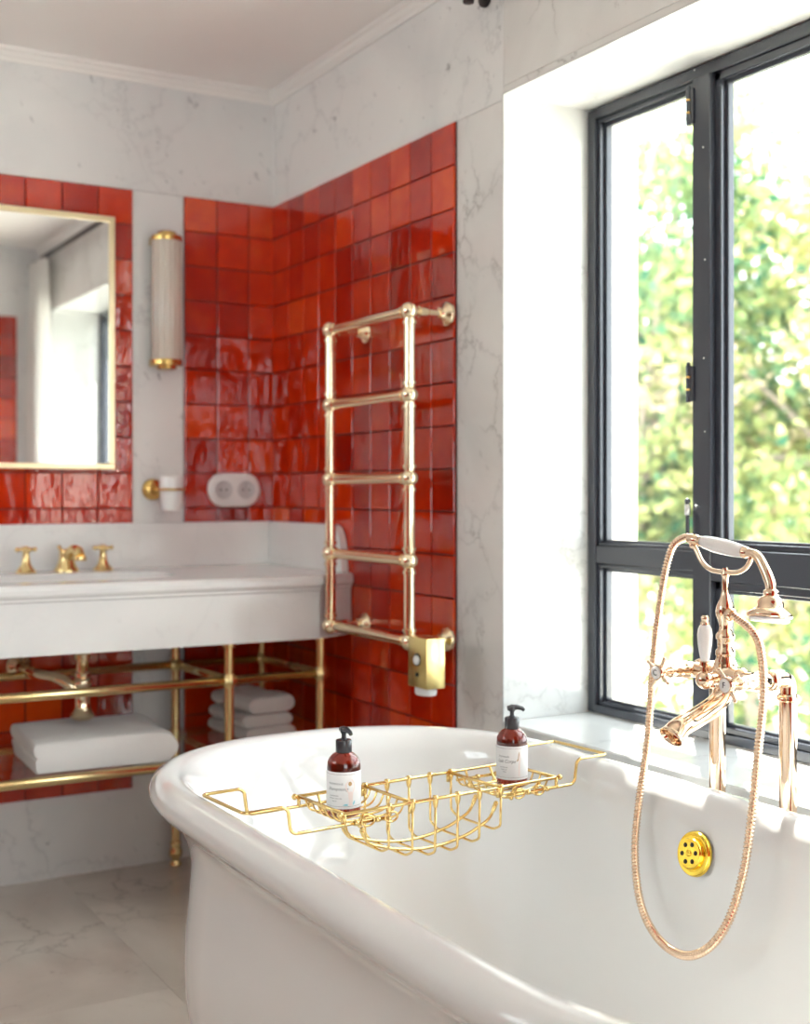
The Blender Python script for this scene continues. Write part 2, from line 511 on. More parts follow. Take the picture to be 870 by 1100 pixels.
# glazed tiles
def tiles(name, parent, org, du, dn, us, z0, z1, P=.1016, seed=0):
    """us: list of column edges along du; rows counted down from z1"""
    rng = random.Random(seed)
    bm = new_bm()
    org, du, dn, dz = V(org), V(du), V(dn), V((0, 0, 1))
    lay = bm.faces.layers.int.new('k')
    g = .0015
    prism(bm, [(us[0], z0), (us[-1], z0), (us[-1], z1), (us[0], z1)], org, du, dz, dn, .004)
    cols = [(0, 0, 0)]
    rows = []
    z = z1
    while z > z0 + .004:
        rows.append((max(z - P, z0), z)); z -= P
    for a, b in zip(us, us[1:]):
        for c, d in rows:
            k = len(cols)
            cols.append((min(1, max(0, rng.gauss(.44, .17))), rng.random(), rng.random()))
            n0 = len(bm.faces)
            tu, tz, th = rng.gauss(0, .005), rng.gauss(0, .005), rng.gauss(.0095, .0004)
            cu, cz = (a + b) / 2, (c + d) / 2
            bv = .0016
            def ring(ins, h):
                return [bm.verts.new(org + du * u + dz * w + dn * (h + (u - cu) * tu + (w - cz) * tz)) for u, w in
                        ((a + g + ins, c + g + ins), (b - g - ins, c + g + ins), (b - g - ins, d - g - ins), (a + g + ins, d - g - ins))]
            r0, r1, r2, r3 = ring(0, .003), ring(0, th - bv), ring(bv * .35, th - bv * .3), ring(bv * 1.2, th)
            for p, q in ((r0, r1), (r1, r2), (r2, r3)):
                for i in range(4):
                    j = (i + 1) % 4
                    bm.faces.new((p[i], p[j], q[j], q[i]))
            bm.faces.new(r3)
            bm.faces.ensure_lookup_table()
            for f in bm.faces[n0:]: f[lay] = k
    o = obj(name, bm, [M['tile'], M['grout']], parent, smooth=False)
    ks = [d.value for d in o.data.attributes['k'].data]
    rnd_attr(o, lambda p: cols[ks[p.index]])
    for p in o.data.polygons:
        p.material_index = 1 if ks[p.index] == 0 else 0
    return o
P = .1016
tiles('tile_panel', wall_back, (0, YB, 0), (1, 0, 0), (0, -1, 0), [1.138 - P * k for k in (5, 4, 3, 2, 1, 0)], .226, 1.944, seed=1)
tiles('tile_panel', wall_back, (0, YB, 0), (1, 0, 0), (0, -1, 0), [1.293, 1.293 + P, 1.293 + 2 * P, XW - .001], .226, 1.944, seed=2)
ye = [2.478 + P * k for k in range(10)] + [YB - .001]
tiles('tile_panel', wall_right, (XW, 0, 0), (0, 1, 0), (-1, 0, 0), ye, .226, 1.944, seed=3)
tiles('tile_panel', wall_front, (0, .61, 0), (1, 0, 0), (0, 1, 0), [.86 + P * k for k in range(7)], .0, 1.944, seed=4)
tiles('tile_panel', wall_left, (XL, 0, 0), (0, 1, 0), (1, 0, 0), [1.1 + P * k for k in range(23)], .0, 1.23, seed=6)  # out-of-view red tiles, added to tint the bath side

# ------------------------------------------------------------------ window 1
def steel_window():
    bm = new_bm()
    x0, x1 = XF, 1.872
    y0, y1, z0, z1 = WY0, WY1 - .001, WZ0 + .001, 1.9535
    W = .026
    bv = .002
    def mem(a, b, c, d, xa=x0, xb=x1): box(bm, xa, xb, a, b, c, d, bev=bv, seg=1)
    mull = [(1.886, 1.938), (1.17, 1.222)]
    mem(y0, y0 + W, z0, z1); mem(y1 - W, y1, z0, z1)
    mem(y0 + W - .001, y1 - W + .001, z1 - W, z1); mem(y0 + W - .001, y1 - W + .001, z0, z0 + .02)
    for a, b in mull: mem(a, b, z0 + .019, z1 - W + .001, x0 - .006)
    # transoms
    mem(1.937, y1 - W + .001, .913, .955, x0 + .003); mem(y0 + W - .001, 1.171, .913, .955, x0 + .003)
    mem(1.221, 1.887, .896, .962, x0 - .004)
    f = struct('window_1', bm, M['paintmetal'], smooth=True, autosmooth=40)
    # stepped sashes and glass, one per light
    cells = []
    for a, b, w in ((1.938, y1 - W, .010), (1.222, 1.886, .017), (y0 + W, 1.170, .010)):
        mid = a > 1.2 and a < 1.3
        zt, zb = (.962, .896) if mid else (.955, .913)
        cells.append((a, b, z0 + .02, zb, w)); cells.append((a, b, zt, z1 - W, w))
    for a, b, c, d, w in cells:
        bm = new_bm()
        for k, (ww, xa, xb) in enumerate(((w, x0 + .008, x0 + .045), (w + .008, x0 + .02, x0 + .033))):
            box(bm, xa, xb, a, a + ww, c, d, bev=.0015, seg=1); box(bm, xa, xb, b - ww, b, c, d, bev=.0015, seg=1)
            box(bm, xa, xb, a, b, c, c + ww * .75, bev=.0015, seg=1); box(bm, xa, xb, a, b, d - ww, d, bev=.0015, seg=1)
        s = obj('sash', bm, M['paintmetal'], f, autosmooth=40)
        bm = new_bm(); box(bm, x0 + .025, x0 + .029, a + w, b - w, c + w * .6, d - w)
        obj('pane', bm, M['glass'], s, smooth=False)
    # hinges
    for z in (1.871, 1.30):
        bm = new_bm()
        cyl(bm, (x0 - .010, 1.944, z - .038), (x0 - .010, 1.944, z + .038), .0055, 16)
        ball(bm, (x0 - .010, 1.944, z + .041), .0045, 12)
        box(bm, x0 - .010, x0 + .003, 1.930, 1.944, z - .036, z + .036)
        obj('hinge', bm, M['paintmetal'], f, autosmooth=40)
        for zz in (z + .012, z - .014):
            bm = new_bm(); cyl(bm, (x0 - .010, 1.944, zz), (x0 - .010, 1.944, zz + .004), .006, 16)
            obj('hinge_washer', bm, M['sconce_brass'], bpy.data.objects[[o.name for o in f.children if o.name.startswith('hinge')][-1]])
    # lever handle on the mullion
    bm = new_bm()
    cyl(bm, (x0 - .020, 1.936, .975), (x0 - .020, 1.936, 1.055), .0042, 14)
    ball(bm, (x0 - .020, 1.936, 1.058), .0065, 14)
    cyl(bm, (x0 - .004, 1.936, .985), (x0 - .020, 1.936, .985), .005, 12)
    h = obj('window_lever', bm, M['paintmetal'], f, autosmooth=40)
    bm = new_bm(); cyl(bm, (x0 - .020, 1.936, 1.030), (x0 - .020, 1.936, 1.052), .0062, 14); obj('lever_grip', bm, M['steel'], h)
    return f
win = steel_window()
# rivets seen as small bright dots on the frame
bm = new_bm()
for y, z in ((1.93, 1.945), (1.905, 1.78), (1.90, 1.55), (1.903, 1.35), (1.90, 1.20)):
    ball(bm, (XF - .0065, y, z), .0016, 8)
obj('rivet', bm, M['steel'], win)
# marble ledge of the window recess
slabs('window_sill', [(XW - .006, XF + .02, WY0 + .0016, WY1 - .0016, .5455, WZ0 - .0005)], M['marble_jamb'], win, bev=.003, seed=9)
bm = new_bm(); box(bm, 1.874, XO + .06, WY0, WY1, .53, .562, bev=.004)
obj('outer_sill', bm, M['render'], win, smooth=False)

# unseen window added to the rear wall for fill daylight
bm = new_bm()
y0, y1 = YF - .14, YF - .09
for a in (X2a, -.12, X2b - .04): box(bm, a, a + .04, y0, y1, Z2a, Z2b, bev=.002, seg=1)
for z in (Z2a, 1.45, Z2b - .04): box(bm, X2a, X2b, y0, y1, z, z + .04, bev=.002, seg=1)
w2 = struct('fill_window_rear', bm, M['paintmetal'], smooth=False)
bm = new_bm(); box(bm, X2a + .02, X2b - .02, YF - .117, YF - .113, Z2a + .02, Z2b - .02)
obj('pane', bm, M['glass'], w2, smooth=False)

# made-up left wall window, out of view, brightens the room
bm = new_bm()
for a in (X3a, (X3a + X3b) / 2 - .02, X3b - .04): box(bm, XL - .08, XL - .03, a, a + .04, Z3a, Z3b, bev=.002, seg=1)
for z in (Z3a, Z3b - .04): box(bm, XL - .08, XL - .03, X3a, X3b, z, z + .04, bev=.002, seg=1)
w3 = struct('fill_window_left', bm, M['paintmetal'], smooth=False)
bm = new_bm(); box(bm, XL - .057, XL - .053, X3a + .02, X3b - .02, Z3a + .02, Z3b - .02)
obj('pane', bm, M['glass'], w3, smooth=False)

# ------------------------------------------------------------------ curtain and rail
bm = new_bm()
cyl(bm, (1.535, .615, 2.20), (1.535, 2.365, 2.20), .011, 20, rnd=.003)
rail = thing('curtain_rail', 'dark metal curtain rail high on the wall above the bath window', 'curtain rail', (1.535, 1.5, 2.17))
obj('rod', bm, M['darkmetal'], rail)
for y in (2.355, .75):
    bm = new_bm()
    cyl(bm, (XW - .0005, y, 2.192), (XW - .008, y, 2.192), .022, 20)
    cyl(bm, (XW - .006, y, 2.192), (1.535, y, 2.192), .007, 14)
    cyl(bm, (1.535, y, 2.170), (1.535, y, 2.20), .013, 18, rnd=.003)
    obj('bracket', bm, M['darkmetal'], rail, autosmooth=40)
bm = new_bm()
nu, nv = 140, 24
grid = []
for j in range(nv + 1):
    t = j / nv
    z = 2.188 - t * 2.155
    row = []
    ya, yb = .625 + .0 * t, 1.04 - .0 * t
    wd = .55 + .45 * min(1, t * 3.5)
    yc = .85
    for i in range(nu + 1):
        s = i / nu
        y = yc + (ya + (yb - ya) * s - yc) * wd
        ph = s * 2 * math.pi * 9
        x = 1.528 + (.022 + .006 * math.sin(s * 11)) * math.sin(ph + .5 * math.sin(t * 3 + s * 7))
        row.append(bm.verts.new((x, max(y, .624), z)))
    grid.append(row)
for j in range(nv):
    for i in range(nu):
        bm.faces.new((grid[j][i], grid[j][i + 1], grid[j + 1][i + 1], grid[j + 1][i]))
cur = obj('curtain', bm, M['curtain'])
tag(cur, 'sheer white curtain gathered beside the window, seen in the mirror', 'curtain')

# ------------------------------------------------------------------ mirror
mir = thing('wall_mirror', 'rectangular mirror in a slim pale brass frame over the basin', 'mirror', (.885, YB - .02, 1.143))
mx0, mx1, mz0, mz1 = .69, 1.078, 1.140, 1.855
bm = new_bm()
fw = .016
for b in ((mx0, mx0 + fw, mz0 + fw - .0008, mz1 - fw + .0008), (mx1 - fw, mx1, mz0 + fw - .0008, mz1 - fw + .0008), (mx0, mx1, mz0, mz0 + fw), (mx0, mx1, mz1 - fw, mz1)):
    box(bm, b[0], b[1], YB - .034, YB - .0112, b[2], b[3], bev=.0015, seg=1)
obj('frame', bm, M['mframe'], mir, autosmooth=40)
bm = new_bm(); box(bm, mx0 + fw - .002, mx1 - fw + .002, YB - .028, YB - .012, mz0 + fw - .002, mz1 - fw + .002)
obj('mirror_glass', bm, M['mirror'], mir, smooth=False)

# ------------------------------------------------------------------ sconce
SX, SY = 1.222, 3.460
sc = thing('wall_sconce', 'tall tubular wall light with ribbed glass and brass caps, between the tiled panels', 'wall light', (SX, SY, 1.42))
bm = new_bm()
NR = 18
lathe(bm, [(0, 1.452), (.040, 1.452), (.0425, 1.456), (.0425, 1.795), (.040, 1.799), (0, 1.799)], NR * 6, (SX, SY, 0), (0, 0, 1), rmod=lambda a: 1 - .05 + .07 * abs(math.cos(a * NR / 2)))
obj('ribbed_shade', bm, M['shade'], sc, autosmooth=60)
for s, z in ((1, 1.795), (-1, 1.455)):
    bm = new_bm()
    lathe(bm, [(0, 0), (.0440, 0), (.0445, .003), (.0445, .014), (.041, .0165), (.028, .017), (.0275, .024), (.025, .027), (0, .027)], 48, (SX, SY, z), (0, 0, s))
    obj('brass_cap', bm, M['sconce_brass'], sc, autosmooth=50)
bm = new_bm(); box(bm, SX - .034, SX + .034, SY + .03, YB - .0006, 1.790, 1.811, bev=.002); box(bm, SX - .034, SX + .034, SY + .03, YB - .0006, 1.439, 1.460, bev=.002); box(bm, SX - .02, SX + .02, SY + .048, YB - .0006, 1.46, 1.78)
obj('back_bracket', bm, M['sconce_brass'], sc, autosmooth=40)

# ------------------------------------------------------------------ tumbler and holder
hx, hz = 1.198, 1.083
cx, cy = 1.224, 3.425
hold = thing('tumbler_holder', 'round brass wall holder with a thin ring, beside the red tiles', 'tumbler holder', (hx, YB, hz))
bm = new_bm(); lathe(bm, [(0, 0), (.031, 0), (.031, .006), (.028, .011), (.012, .014), (.009, .02), (0, .02)], 32, (hx, YB - .0004, hz), (0, -1, 0)); obj('rosette', bm, M['sconce_brass'], hold, autosmooth=50)
bm = new_bm()
cyl(bm, (hx, YB - .018, hz), (hx + .004, cy + .044, hz), .006, 14)
tube(bm, [(cx + .0385 * math.cos(a * math.pi / 24), cy + .0385 * math.sin(a * math.pi / 24), hz) for a in range(48)], .0032, 8, closed=True)
obj('ring', bm, M['sconce_brass'], hold)
bm = new_bm()
lathe(bm, [(0, 1.024), (.027, 1.024), (.030, 1.028), (.0335, 1.075), (.0355, 1.119), (.0345, 1.121), (.0335, 1.119), (.0315, 1.075), (.028, 1.031), (0, 1.030)], 40, (cx, cy, 0))
tag(obj('tumbler', bm, M['porcelain']), 'white porcelain tumbler held in the brass wall ring', 'tumbler')

# ------------------------------------------------------------------ wall socket
sx0, sx1, sz0, sz1 = 1.362, 1.530, 1.032, 1.133
so = thing('wall_socket', 'white oval double power socket on the red tiled wall', 'power socket', ((sx0 + sx1) / 2, YB - .012, sz0))
def stadium(w, h, n=16):
    r = h / 2; L_ = w / 2 - r
    return [(L_ + r * math.cos(-math.pi / 2 + math.pi * i / n), r * math.sin(-math.pi / 2 + math.pi * i / n)) for i in range(n + 1)] + \
           [(-L_ + r * math.cos(math.pi / 2 + math.pi * i / n), r * math.sin(math.pi / 2 + math.pi * i / n)) for i in range(n + 1)]
bm = new_bm()
cxs, czs = (sx0 + sx1) / 2, (sz0 + sz1) / 2
rings = []
for ins, d in ((0, .010), (0, .018), (.002, .021), (.007, .0225)):
    rings.append([bm.verts.new((cxs + u, YB - d, czs + v)) for u, v in stadium(sx1 - sx0 - 2 * ins, sz1 - sz0 - 2 * ins)])
for a, b in zip(rings, rings[1:]):
    for i in range(len(a)):
        j = (i + 1) % len(a); bm.faces.new((a[i], a[j], b[j], b[i]))
bm.faces.new(rings[-1]); bm.faces.new(rings[0])
obj('cover_plate', bm, M['plastic'], so, autosmooth=50)
for dx in (-.036, .036):
    bm = new_bm(); lathe(bm, [(.0275, .0225), (.0275, .0245), (.0245, .0245), (.022, .0228), (0, .0228)], 32, (cxs + dx, YB, czs), (0, -1, 0))
    w = obj('socket_well', bm, M['plastic_grey'], so, autosmooth=40)
    bm = new_bm()
    cyl(bm, (cxs + dx - .0095, YB - .0225, czs), (cxs + dx - .0095, YB - .0238, czs), .0028, 12)
    cyl(bm, (cxs + dx + .0095, YB - .0225, czs), (cxs + dx + .0095, YB - .0238, czs), .0028, 12)
    obj('contact_hole', bm, M['blackhole'], w)
    bm = new_bm(); cyl(bm, (cxs + dx, YB - .0225, czs + .010), (cxs + dx, YB - .034, czs + .010), .0024, 12, rnd=.0008)
    obj('earth_pin', bm, M['steel'], w)

# ------------------------------------------------------------------ marble counter
CT = .86
counter = thing('marble_counter', 'thick white marble counter with moulded edge along the tiled wall', 'counter', (.5, 3.25, .695))
def counter_front(d, x):   # plan outline from left to the splayed right corner, pushed out by d
    return [(-.25, 2.965 - d), (1.452 + d * .25, 2.935 - d), (XW - .012, 2.988 - d)]
prof = [(0, .695), (0, .818), (.004, .822), (.004, .828), (.010, .832), (.013, .838), (.013, .848), (.010, .855), (.004, .8595), (-.004, CT)]
bm = new_bm()
rings = []
for d, z in prof:
    rings.append([bm.verts.new((x, y, z)) for x, y in counter_front(d, 0)])
for a, b in zip(rings, rings[1:]):
    for i in range(2): bm.faces.new((a[i], a[i + 1], b[i + 1], b[i]))
# top with an oval basin opening
BX, BY, BA, BB = .885, 3.185, .25, .135
NB = 64
def sup(a, s=1.0): 
    c, d = math.cos(a), math.sin(a)
    r = (abs(c) ** 2.6 + abs(d) ** 2.6) ** (-1 / 2.6)
    return (BX + BA * s * c * r, BY + BB * s * d * r)
hole = [bm.verts.new((*sup(2 * math.pi * i / NB), CT)) for i in range(NB)]
hole2 = [bm.verts.new((*sup(2 * math.pi * i / NB), CT - .02)) for i in range(NB)]
front = rings[-1]
bl = bm.verts.new((-.25, YB - .0125, CT)); br = bm.verts.new((XW - .012, YB - .0125, CT))
loop = [front[0], front[1], front[2], br, bl]
edges = []
for i in range(5): 
    e = bm.edges.get((loop[i], loop[(i + 1) % 5])) or bm.edges.new((loop[i], loop[(i + 1) % 5])); edges.append(e)
for i in range(NB): edges.append(bm.edges.new((hole[i], hole[(i + 1) % NB])))
bmesh.ops.triangle_fill(bm, use_beauty=True, use_dissolve=False, edges=edges)
for i in range(NB):
    j = (i + 1) % NB; bm.faces.new((hole[i], hole[j], hole2[j], hole2[i]))
# underside and ends
f0 = rings[0]
b0 = bm.verts.new((-.25, YB - .0125, .695)); b1 = bm.verts.new((XW - .012, YB - .0125, .695))
bm.faces.new([f0[0], f0[1], f0[2], b1, b0])
bm.faces.new([r[0] for r in rings] + [bl, b0]); bm.faces.new([r[2] for r in rings] + [br, b1])
top = obj('counter_slab', bm, M['marble_plain'], counter, smooth=False)
rnd_attr(top, lambda p: (.3, .7, .1))
# shallow basin
bm = new_bm()
rr = [(1.015, CT - .02), (.99, CT - .03), (.95, CT - .06), (.86, CT - .095), (.6, CT - .118), (.25, CT - .124), (.09, CT - .126)]
prev = None
for s, z in rr:
    ring = [bm.verts.new((*sup(2 * math.pi * i / NB, s), z)) for i in range(NB)]
    if prev:
        for i in range(NB):
            j = (i + 1) % NB; bm.faces.new((prev[i], prev[j], ring[j], ring[i]))
    prev = ring
bm.faces.new(prev)
obj('basin', bm, M['porcelain'], counter)
bm = new_bm(); lathe(bm, [(0, 0), (.022, 0), (.024, .002), (.02, .004), (0, .004)], 24, (BX, BY, CT - .126)); obj('basin_waste', bm, M['brass'], counter)
# upstands
bm = new_bm(); box(bm, -.25, XW - .012, YB - .030, YB - .0125, CT, .9875, bev=.002)
o = obj('back_splash', bm, M['marble_plain'], counter, smooth=False); rnd_attr(o, lambda p: (.9, .2, .5))
bm = new_bm()
ya = YB - .031; yf = 3.004
out = [(ya, CT + .0005), (yf, CT + .0005)]
for i in range(13):
    a = math.pi / 2 * i / 12
    out.append((yf + .003 + .055 * (1 - math.cos(a)), CT + .035 + .0925 * math.sin(a)))
out.append((ya, .9875))
prism(bm, out, (XW - .0115, 0, 0), (0, 1, 0), (0, 0, 1), (-1, 0, 0), .022)
o = obj('side_splash', bm, M['marble_plain'], counter, smooth=False, bevel=.0015); rnd_attr(o, lambda p: (.1, .4, .9))

# ------------------------------------------------------------------ basin mixer
mixer = thing('basin_mixer', 'three hole brass basin mixer with cross handles on the marble counter', 'basin tap', (.92, 3.42, CT))
bm = new_bm()
sxp, syp = .925, 3.425
lathe(bm, [(0, 0), (.033, 0), (.033, .004), (.028, .012), (.023, .024), (.019, .036), (.019, .048), (.020, .053), (.015, .059), (.008, .061), (0, .062)], 32, (sxp, syp, CT))
tube(bm, catmull([(sxp, syp + .002, CT + .028), (sxp + .004, syp - .018, CT + .048), (sxp + .008, syp - .042, CT + .060), (sxp + .012, syp - .070, CT + .056), (sxp + .013, syp - .084, CT + .042)], 6), [.015] * 6 + [.014] * 6 + [.014] * 6 + [.015] * 7, 20)
lathe(bm, [(0, 0), (.0165, 0), (.0175, .006), (.0165, .012), (0, .013)], 24, (sxp + .013, syp - .085, CT + .032))
cyl(bm, (sxp - .012, syp, CT + .054), (sxp - .022, syp, CT + .070), .005, 12)
obj('spout', bm, M['brass'], mixer, autosmooth=60)
for x in (.815, 1.025):
    bm = new_bm()
    lathe(bm, [(0, 0), (.027, 0), (.028, .003), (.022, .009), (.014, .020), (.010, .036), (.0085, .052), (.010, .058), (.010, .064), (.007, .070), (0, .071)], 28, (x, 3.42, CT))
    b = obj('tap_body', bm, M['brass'], mixer, autosmooth=60)
    bm = new_bm()
    for dx, dy in ((1, .15), (-.15, 1)):
        cyl(bm, (x - dx * .024, 3.42 - dy * .024, CT + .062), (x + dx * .024, 3.42 + dy * .024, CT + .062), .0045, 14)
        for s in (1, -1): ball(bm, (x + s * dx * .024, 3.42 + s * dy * .024, CT + .062), .0065, 14)
    obj('cross_handle', bm, M['brass'], b)

# ------------------------------------------------------------------ brass washstand
ws = thing('brass_washstand', 'polished brass pipe stand with shelf rails under the marble counter', 'washstand', (.85, 3.2, 0))
FY, BY_ = 2.990, 3.462
FX, BX_ = (-.18, .30, .62, 1.222, 1.482), (-.18, .30, .60, 1.250, 1.520)
def joint(bm, p, ax, r=.017, l=.017):
    p = V(p); ax = V(ax)
    lathe(bm, [(0, -l), (r * .82, -l), (r * .95, -l * .8), (r * .95, -l * .45), (r * 1.12, -l * .3), (r * 1.12, l * .3), (r * .95, l * .45), (r * .95, l * .8), (r * .82, l), (0, l)], 24, p, ax)
PX = [.0, .62]
for x, front in [(a, True) for a in (-.22, .35, 1.222, 1.482)] + [(a, False) for a in (-.22, .35, 1.250, 1.520)]:
    y = FY if front else BY_
    bm = new_bm()
    cyl(bm, (x, y, .02), (x, y, .6945), .0125, 24)
    lathe(bm, [(0, 0), (.017, 0), (.018, .004), (.013, .012), (.0115, .018), (.0185, .03), (.0185, .040), (.013, .052), (.0155, .062), (.0155, .068), (.012, .072), (0, .072)], 24, (x, y, 0))
    lathe(bm, [(.0125, 0), (.018, .004), (.018, .010), (.0125, .014)], 24, (x, y, .680))
    zu, zl = (.596, .393) if front else (.578, .378)
    joint(bm, (x, y, zu), (0, 0, 1)); joint(bm, (x, y, zu), (1, 0, 0))
    joint(bm, (x, y, zl), (0, 0, 1)); joint(bm, (x, y, zl), (1, 0, 0))
    obj('post', bm, M['brass'], ws, autosmooth=50)
for y, zu, zl, xa, xb in ((FY, .596, .393, -.22, 1.482), (BY_, .578, .378, -.22, 1.520)):
    for z in (zu, zl):
        bm = new_bm(); cyl(bm, (xa, y, z), (xb, y, z), .0115, 24); obj('rail', bm, M['brass'], ws)
for xf, xb in ((-.22, -.22), (.35, .35), (1.222, 1.250), (1.482, 1.520)):
    for zf, zb in ((.596, .578), (.393, .378)):
        bm = new_bm(); cyl(bm, (xf, FY, zf), (xb, BY_, zb), .0105, 20); obj('cross_rail', bm, M['brass'], ws)
bm = new_bm(); box(bm, .36, 1.492, FY + .016, BY_ - .016, .3925, .4005, bev=.001)
obj('glass_shelf', bm, M['glass'], ws, smooth=False)

# waste trap and valves under the basin
trap = thing('bottle_trap', 'brass bottle trap hanging under the basin behind the rails', 'waste trap', (.90, 3.20, .46))
bm = new_bm()
tx, ty = .905, 3.20
cyl(bm, (tx, ty, .56), (tx, ty, .7345), .016, 24)
lathe(bm, [(.016, 0), (.021, .003), (.021, .016), (.016, .02)], 24, (tx, ty, .645)); lathe(bm, [(.016, 0), (.021, .003), (.021, .012), (.016, .016)], 24, (tx, ty, .60))
obj('tail_pipe', bm, M['champ'], trap, autosmooth=50)
bm = new_bm()
lathe(bm, [(0, 0), (.020, 0), (.029, .006), (.031, .012), (.024, .022), (.019, .034), (.019, .085), (.023, .090), (.023, .100), (.018, .108), (0, .108)], 28, (tx, ty, .492))
obj('trap_cup', bm, M['champ'], trap, autosmooth=50)
bm = new_bm()
tube(bm, fillet([(tx, ty, .555), (tx - .05, ty + .02, .600), (tx - .09, ty + .12, .600), (tx - .09, YB - .012, .600)], .04, 8), .0145, 20)
obj('outlet_pipe', bm, M['champ'], trap)
bm = new_bm(); lathe(bm, [(0, 0), (.04, 0), (.038, .008), (.028, .020), (.016, .026), (.0145, .03)], 32, (tx - .09, YB - .0105, .600), (0, -1, 0)); obj('wall_flange', bm, M['champ'], trap, autosmooth=50)
for x, z in ((.80, .655), (.855, .650)):
    v = thing('shutoff_valve', 'small brass shutoff valve on the tiles below the counter, %s' % ('farther from the waste trap' if x < .83 else 'nearer the waste trap'), 'valve', (x, YB, z), 'shutoff valves')
    bm = new_bm()
    lathe(bm, [(0, 0), (.018, 0), (.018, .003), (.009, .008), (.009, .05), (.013, .052), (.013, .07), (0, .072)], 20, (x, YB - .0105, z), (0, -1, 0))
    cyl(bm, (x, YB - .06, z), (x, YB - .06, .6945), .006, 14)
    obj('valve_body', bm, M['champ'], v, autosmooth=50)
    bm = new_bm(); ball(bm, (x, YB - .09, z), .012, 16, (1.2, .6, 1.2)); obj('valve_knob', bm, M['champ'], v)

# ------------------------------------------------------------------ towels
def towel_slab(label, name_seed, x0, x1, y0, y1, z0, h, layers, rz=0, lift=0, group='folded towels', square=False):
    """a folded towel: stacked plies joined at a rounded fold on the right"""
    bm = new_bm()
    rng = random.Random(name_seed)
    th = h / layers
    lx, ly = x1 - x0, y1 - y0
    # cross-section in x-z: serpentine outline drawn as closed loop
    sec = []
    n = 10
    # bottom going right, rounded right side per ply pair, top going left, left side plies
    def side(sgn):
        pts = []
        for k in range(layers):
            for i in range(n + 1):
                a = -math.pi / 2 + math.pi * i / n
                pts.append((sgn * (lx / 2 - th * .5 + th * .5 * math.cos(a)), th * (k + .5) + th * .5 * math.sin(a)))
        return pts
    right = side(1)
    left = side(-1)[::-1]
    if square:
        q = .010
        left = [(-lx / 2 + q, h), (-lx / 2 + q * .4, h - q * .12), (-lx / 2, h - q), (-lx / 2 + .002, h * .62), (-lx / 2 + .007, h * .52), (-lx / 2 + .003, h * .42), (-lx / 2 + .006, q), (-lx / 2 + q, 0)]
        left = [tuple(p)[:2] for p in catmull([(a, b, 0) for a, b in left], 4)]
    m = 14
    bot = [(-lx / 2 + th * .5 + (lx - th) * i / m, 0) for i in range(1, m)]
    top = [(lx / 2 - th * .5 - (lx - th) * i / m, h) for i in range(1, m)]
    loop = bot + right + top + left
    rings = []
    nv = 18
    for j in range(nv + 1):
        v = -1 + 2 * j / nv
        e = max(0, (abs(v) - (.96 if square else .93)) / (.04 if square else .07))
        sh = 1 - .10 * e * e
        ring = []
        for x, z in loop:
            zz = (z - h / 2) * sh + h / 2
            xx = x * (1 - .01 * e)
            w = z / h
            nz = noise.noise(V((xx * 8 + name_seed, v * 1.5, name_seed))) * .007 * w + noise.noise(V((xx * 22, v * 3.5 + name_seed, 1))) * .003 * w
            ring.append(bm.verts.new((xx + noise.noise(V((v * 2, z * 40, name_seed))) * .003, v * ly / 2 + noise.noise(V((z * 60, name_seed, xx * 3))) * .004, zz + nz + lift * w * max(0, v))))
        rings.append(ring)
    L_ = len(loop)
    for a, b in zip(rings, rings[1:]):
        for i in range(L_):
            j = (i + 1) % L_; bm.faces.new((a[i], a[j], b[j], b[i]))
    # end caps as strips joining mirrored loop points
    for rg in (rings[0], rings[-1]):
        bm.faces.new(rg)
    rot = Matrix.Rotation(rz, 4, 'Z')
    for v in bm.verts: v.co = rot @ v.co + V(((x0 + x1) / 2, (y0 + y1) / 2, z0))
    o = obj('folded_towel', bm, M['towel'], autosmooth=70)
    return tag(o, label, 'towel', group)
towel_slab('wide white folded bath towel on the brass shelf left of the post', 3, .742, 1.100, 3.012, 3.30, .4015, .078, 1, rz=R(-2), lift=.004, square=True)
towel_slab('white folded hand towel at the bottom of the small stack behind the brass post', 5, 1.318, 1.470, 3.13, 3.37, .4015, .034, 1, rz=R(4))
towel_slab('white folded hand towel in the middle of the small stack behind the brass post', 6, 1.315, 1.465, 3.135, 3.365, .4385, .034, 1, rz=R(2))
towel_slab('white folded hand towel on top of the small stack behind the brass post', 7, 1.325, 1.465, 3.13, 3.36, .4755, .044, 1, rz=R(5))

# ------------------------------------------------------------------ towel radiator
rad = thing('towel_radiator', 'gold ladder towel radiator on the red tiled wall', 'towel radiator', (1.468, 2.70, .73))
RX, RYa, RYb = 1.468, 2.905, 2.500
RZ = [1.495, 1.3015, 1.109, .918, .7305]
for y in (RYa, RYb):
    bm = new_bm()
    cyl(bm, (RX, y, RZ[-1]), (RX, y, RZ[0]), .0135, 28)
    for z in RZ:
        for dz in (-.027, .027):
            if RZ[-1] - .01 < z + dz < RZ[0] + .01:
                lathe(bm, [(.0135, -.0045), (.0165, -.0035), (.0165, .0035), (.0135, .0045)], 24, (RX, y, z + dz))
    obj('post', bm, M['champ'], rad, autosmooth=50)
for z in RZ:
    bm = new_bm(); cyl(bm, (RX, RYb, z), (RX, RYa, z), .0125, 28)
    for y, s in ((RYa, -1), (RYb, 1)):
        lathe(bm, [(.0125, -.0045), (.0155, -.0035), (.0155, .0035), (.0125, .0045)], 24, (RX, y + s * .026, z), (0, 1, 0))
    obj('rung', bm, M['champ'], rad, autosmooth=50)
for y in (RYa, RYb):
    for z in RZ:
        bm = new_bm(); ball(bm, (RX, y, z), .0215, 32); obj('ball_joint', bm, M['champ'], rad)
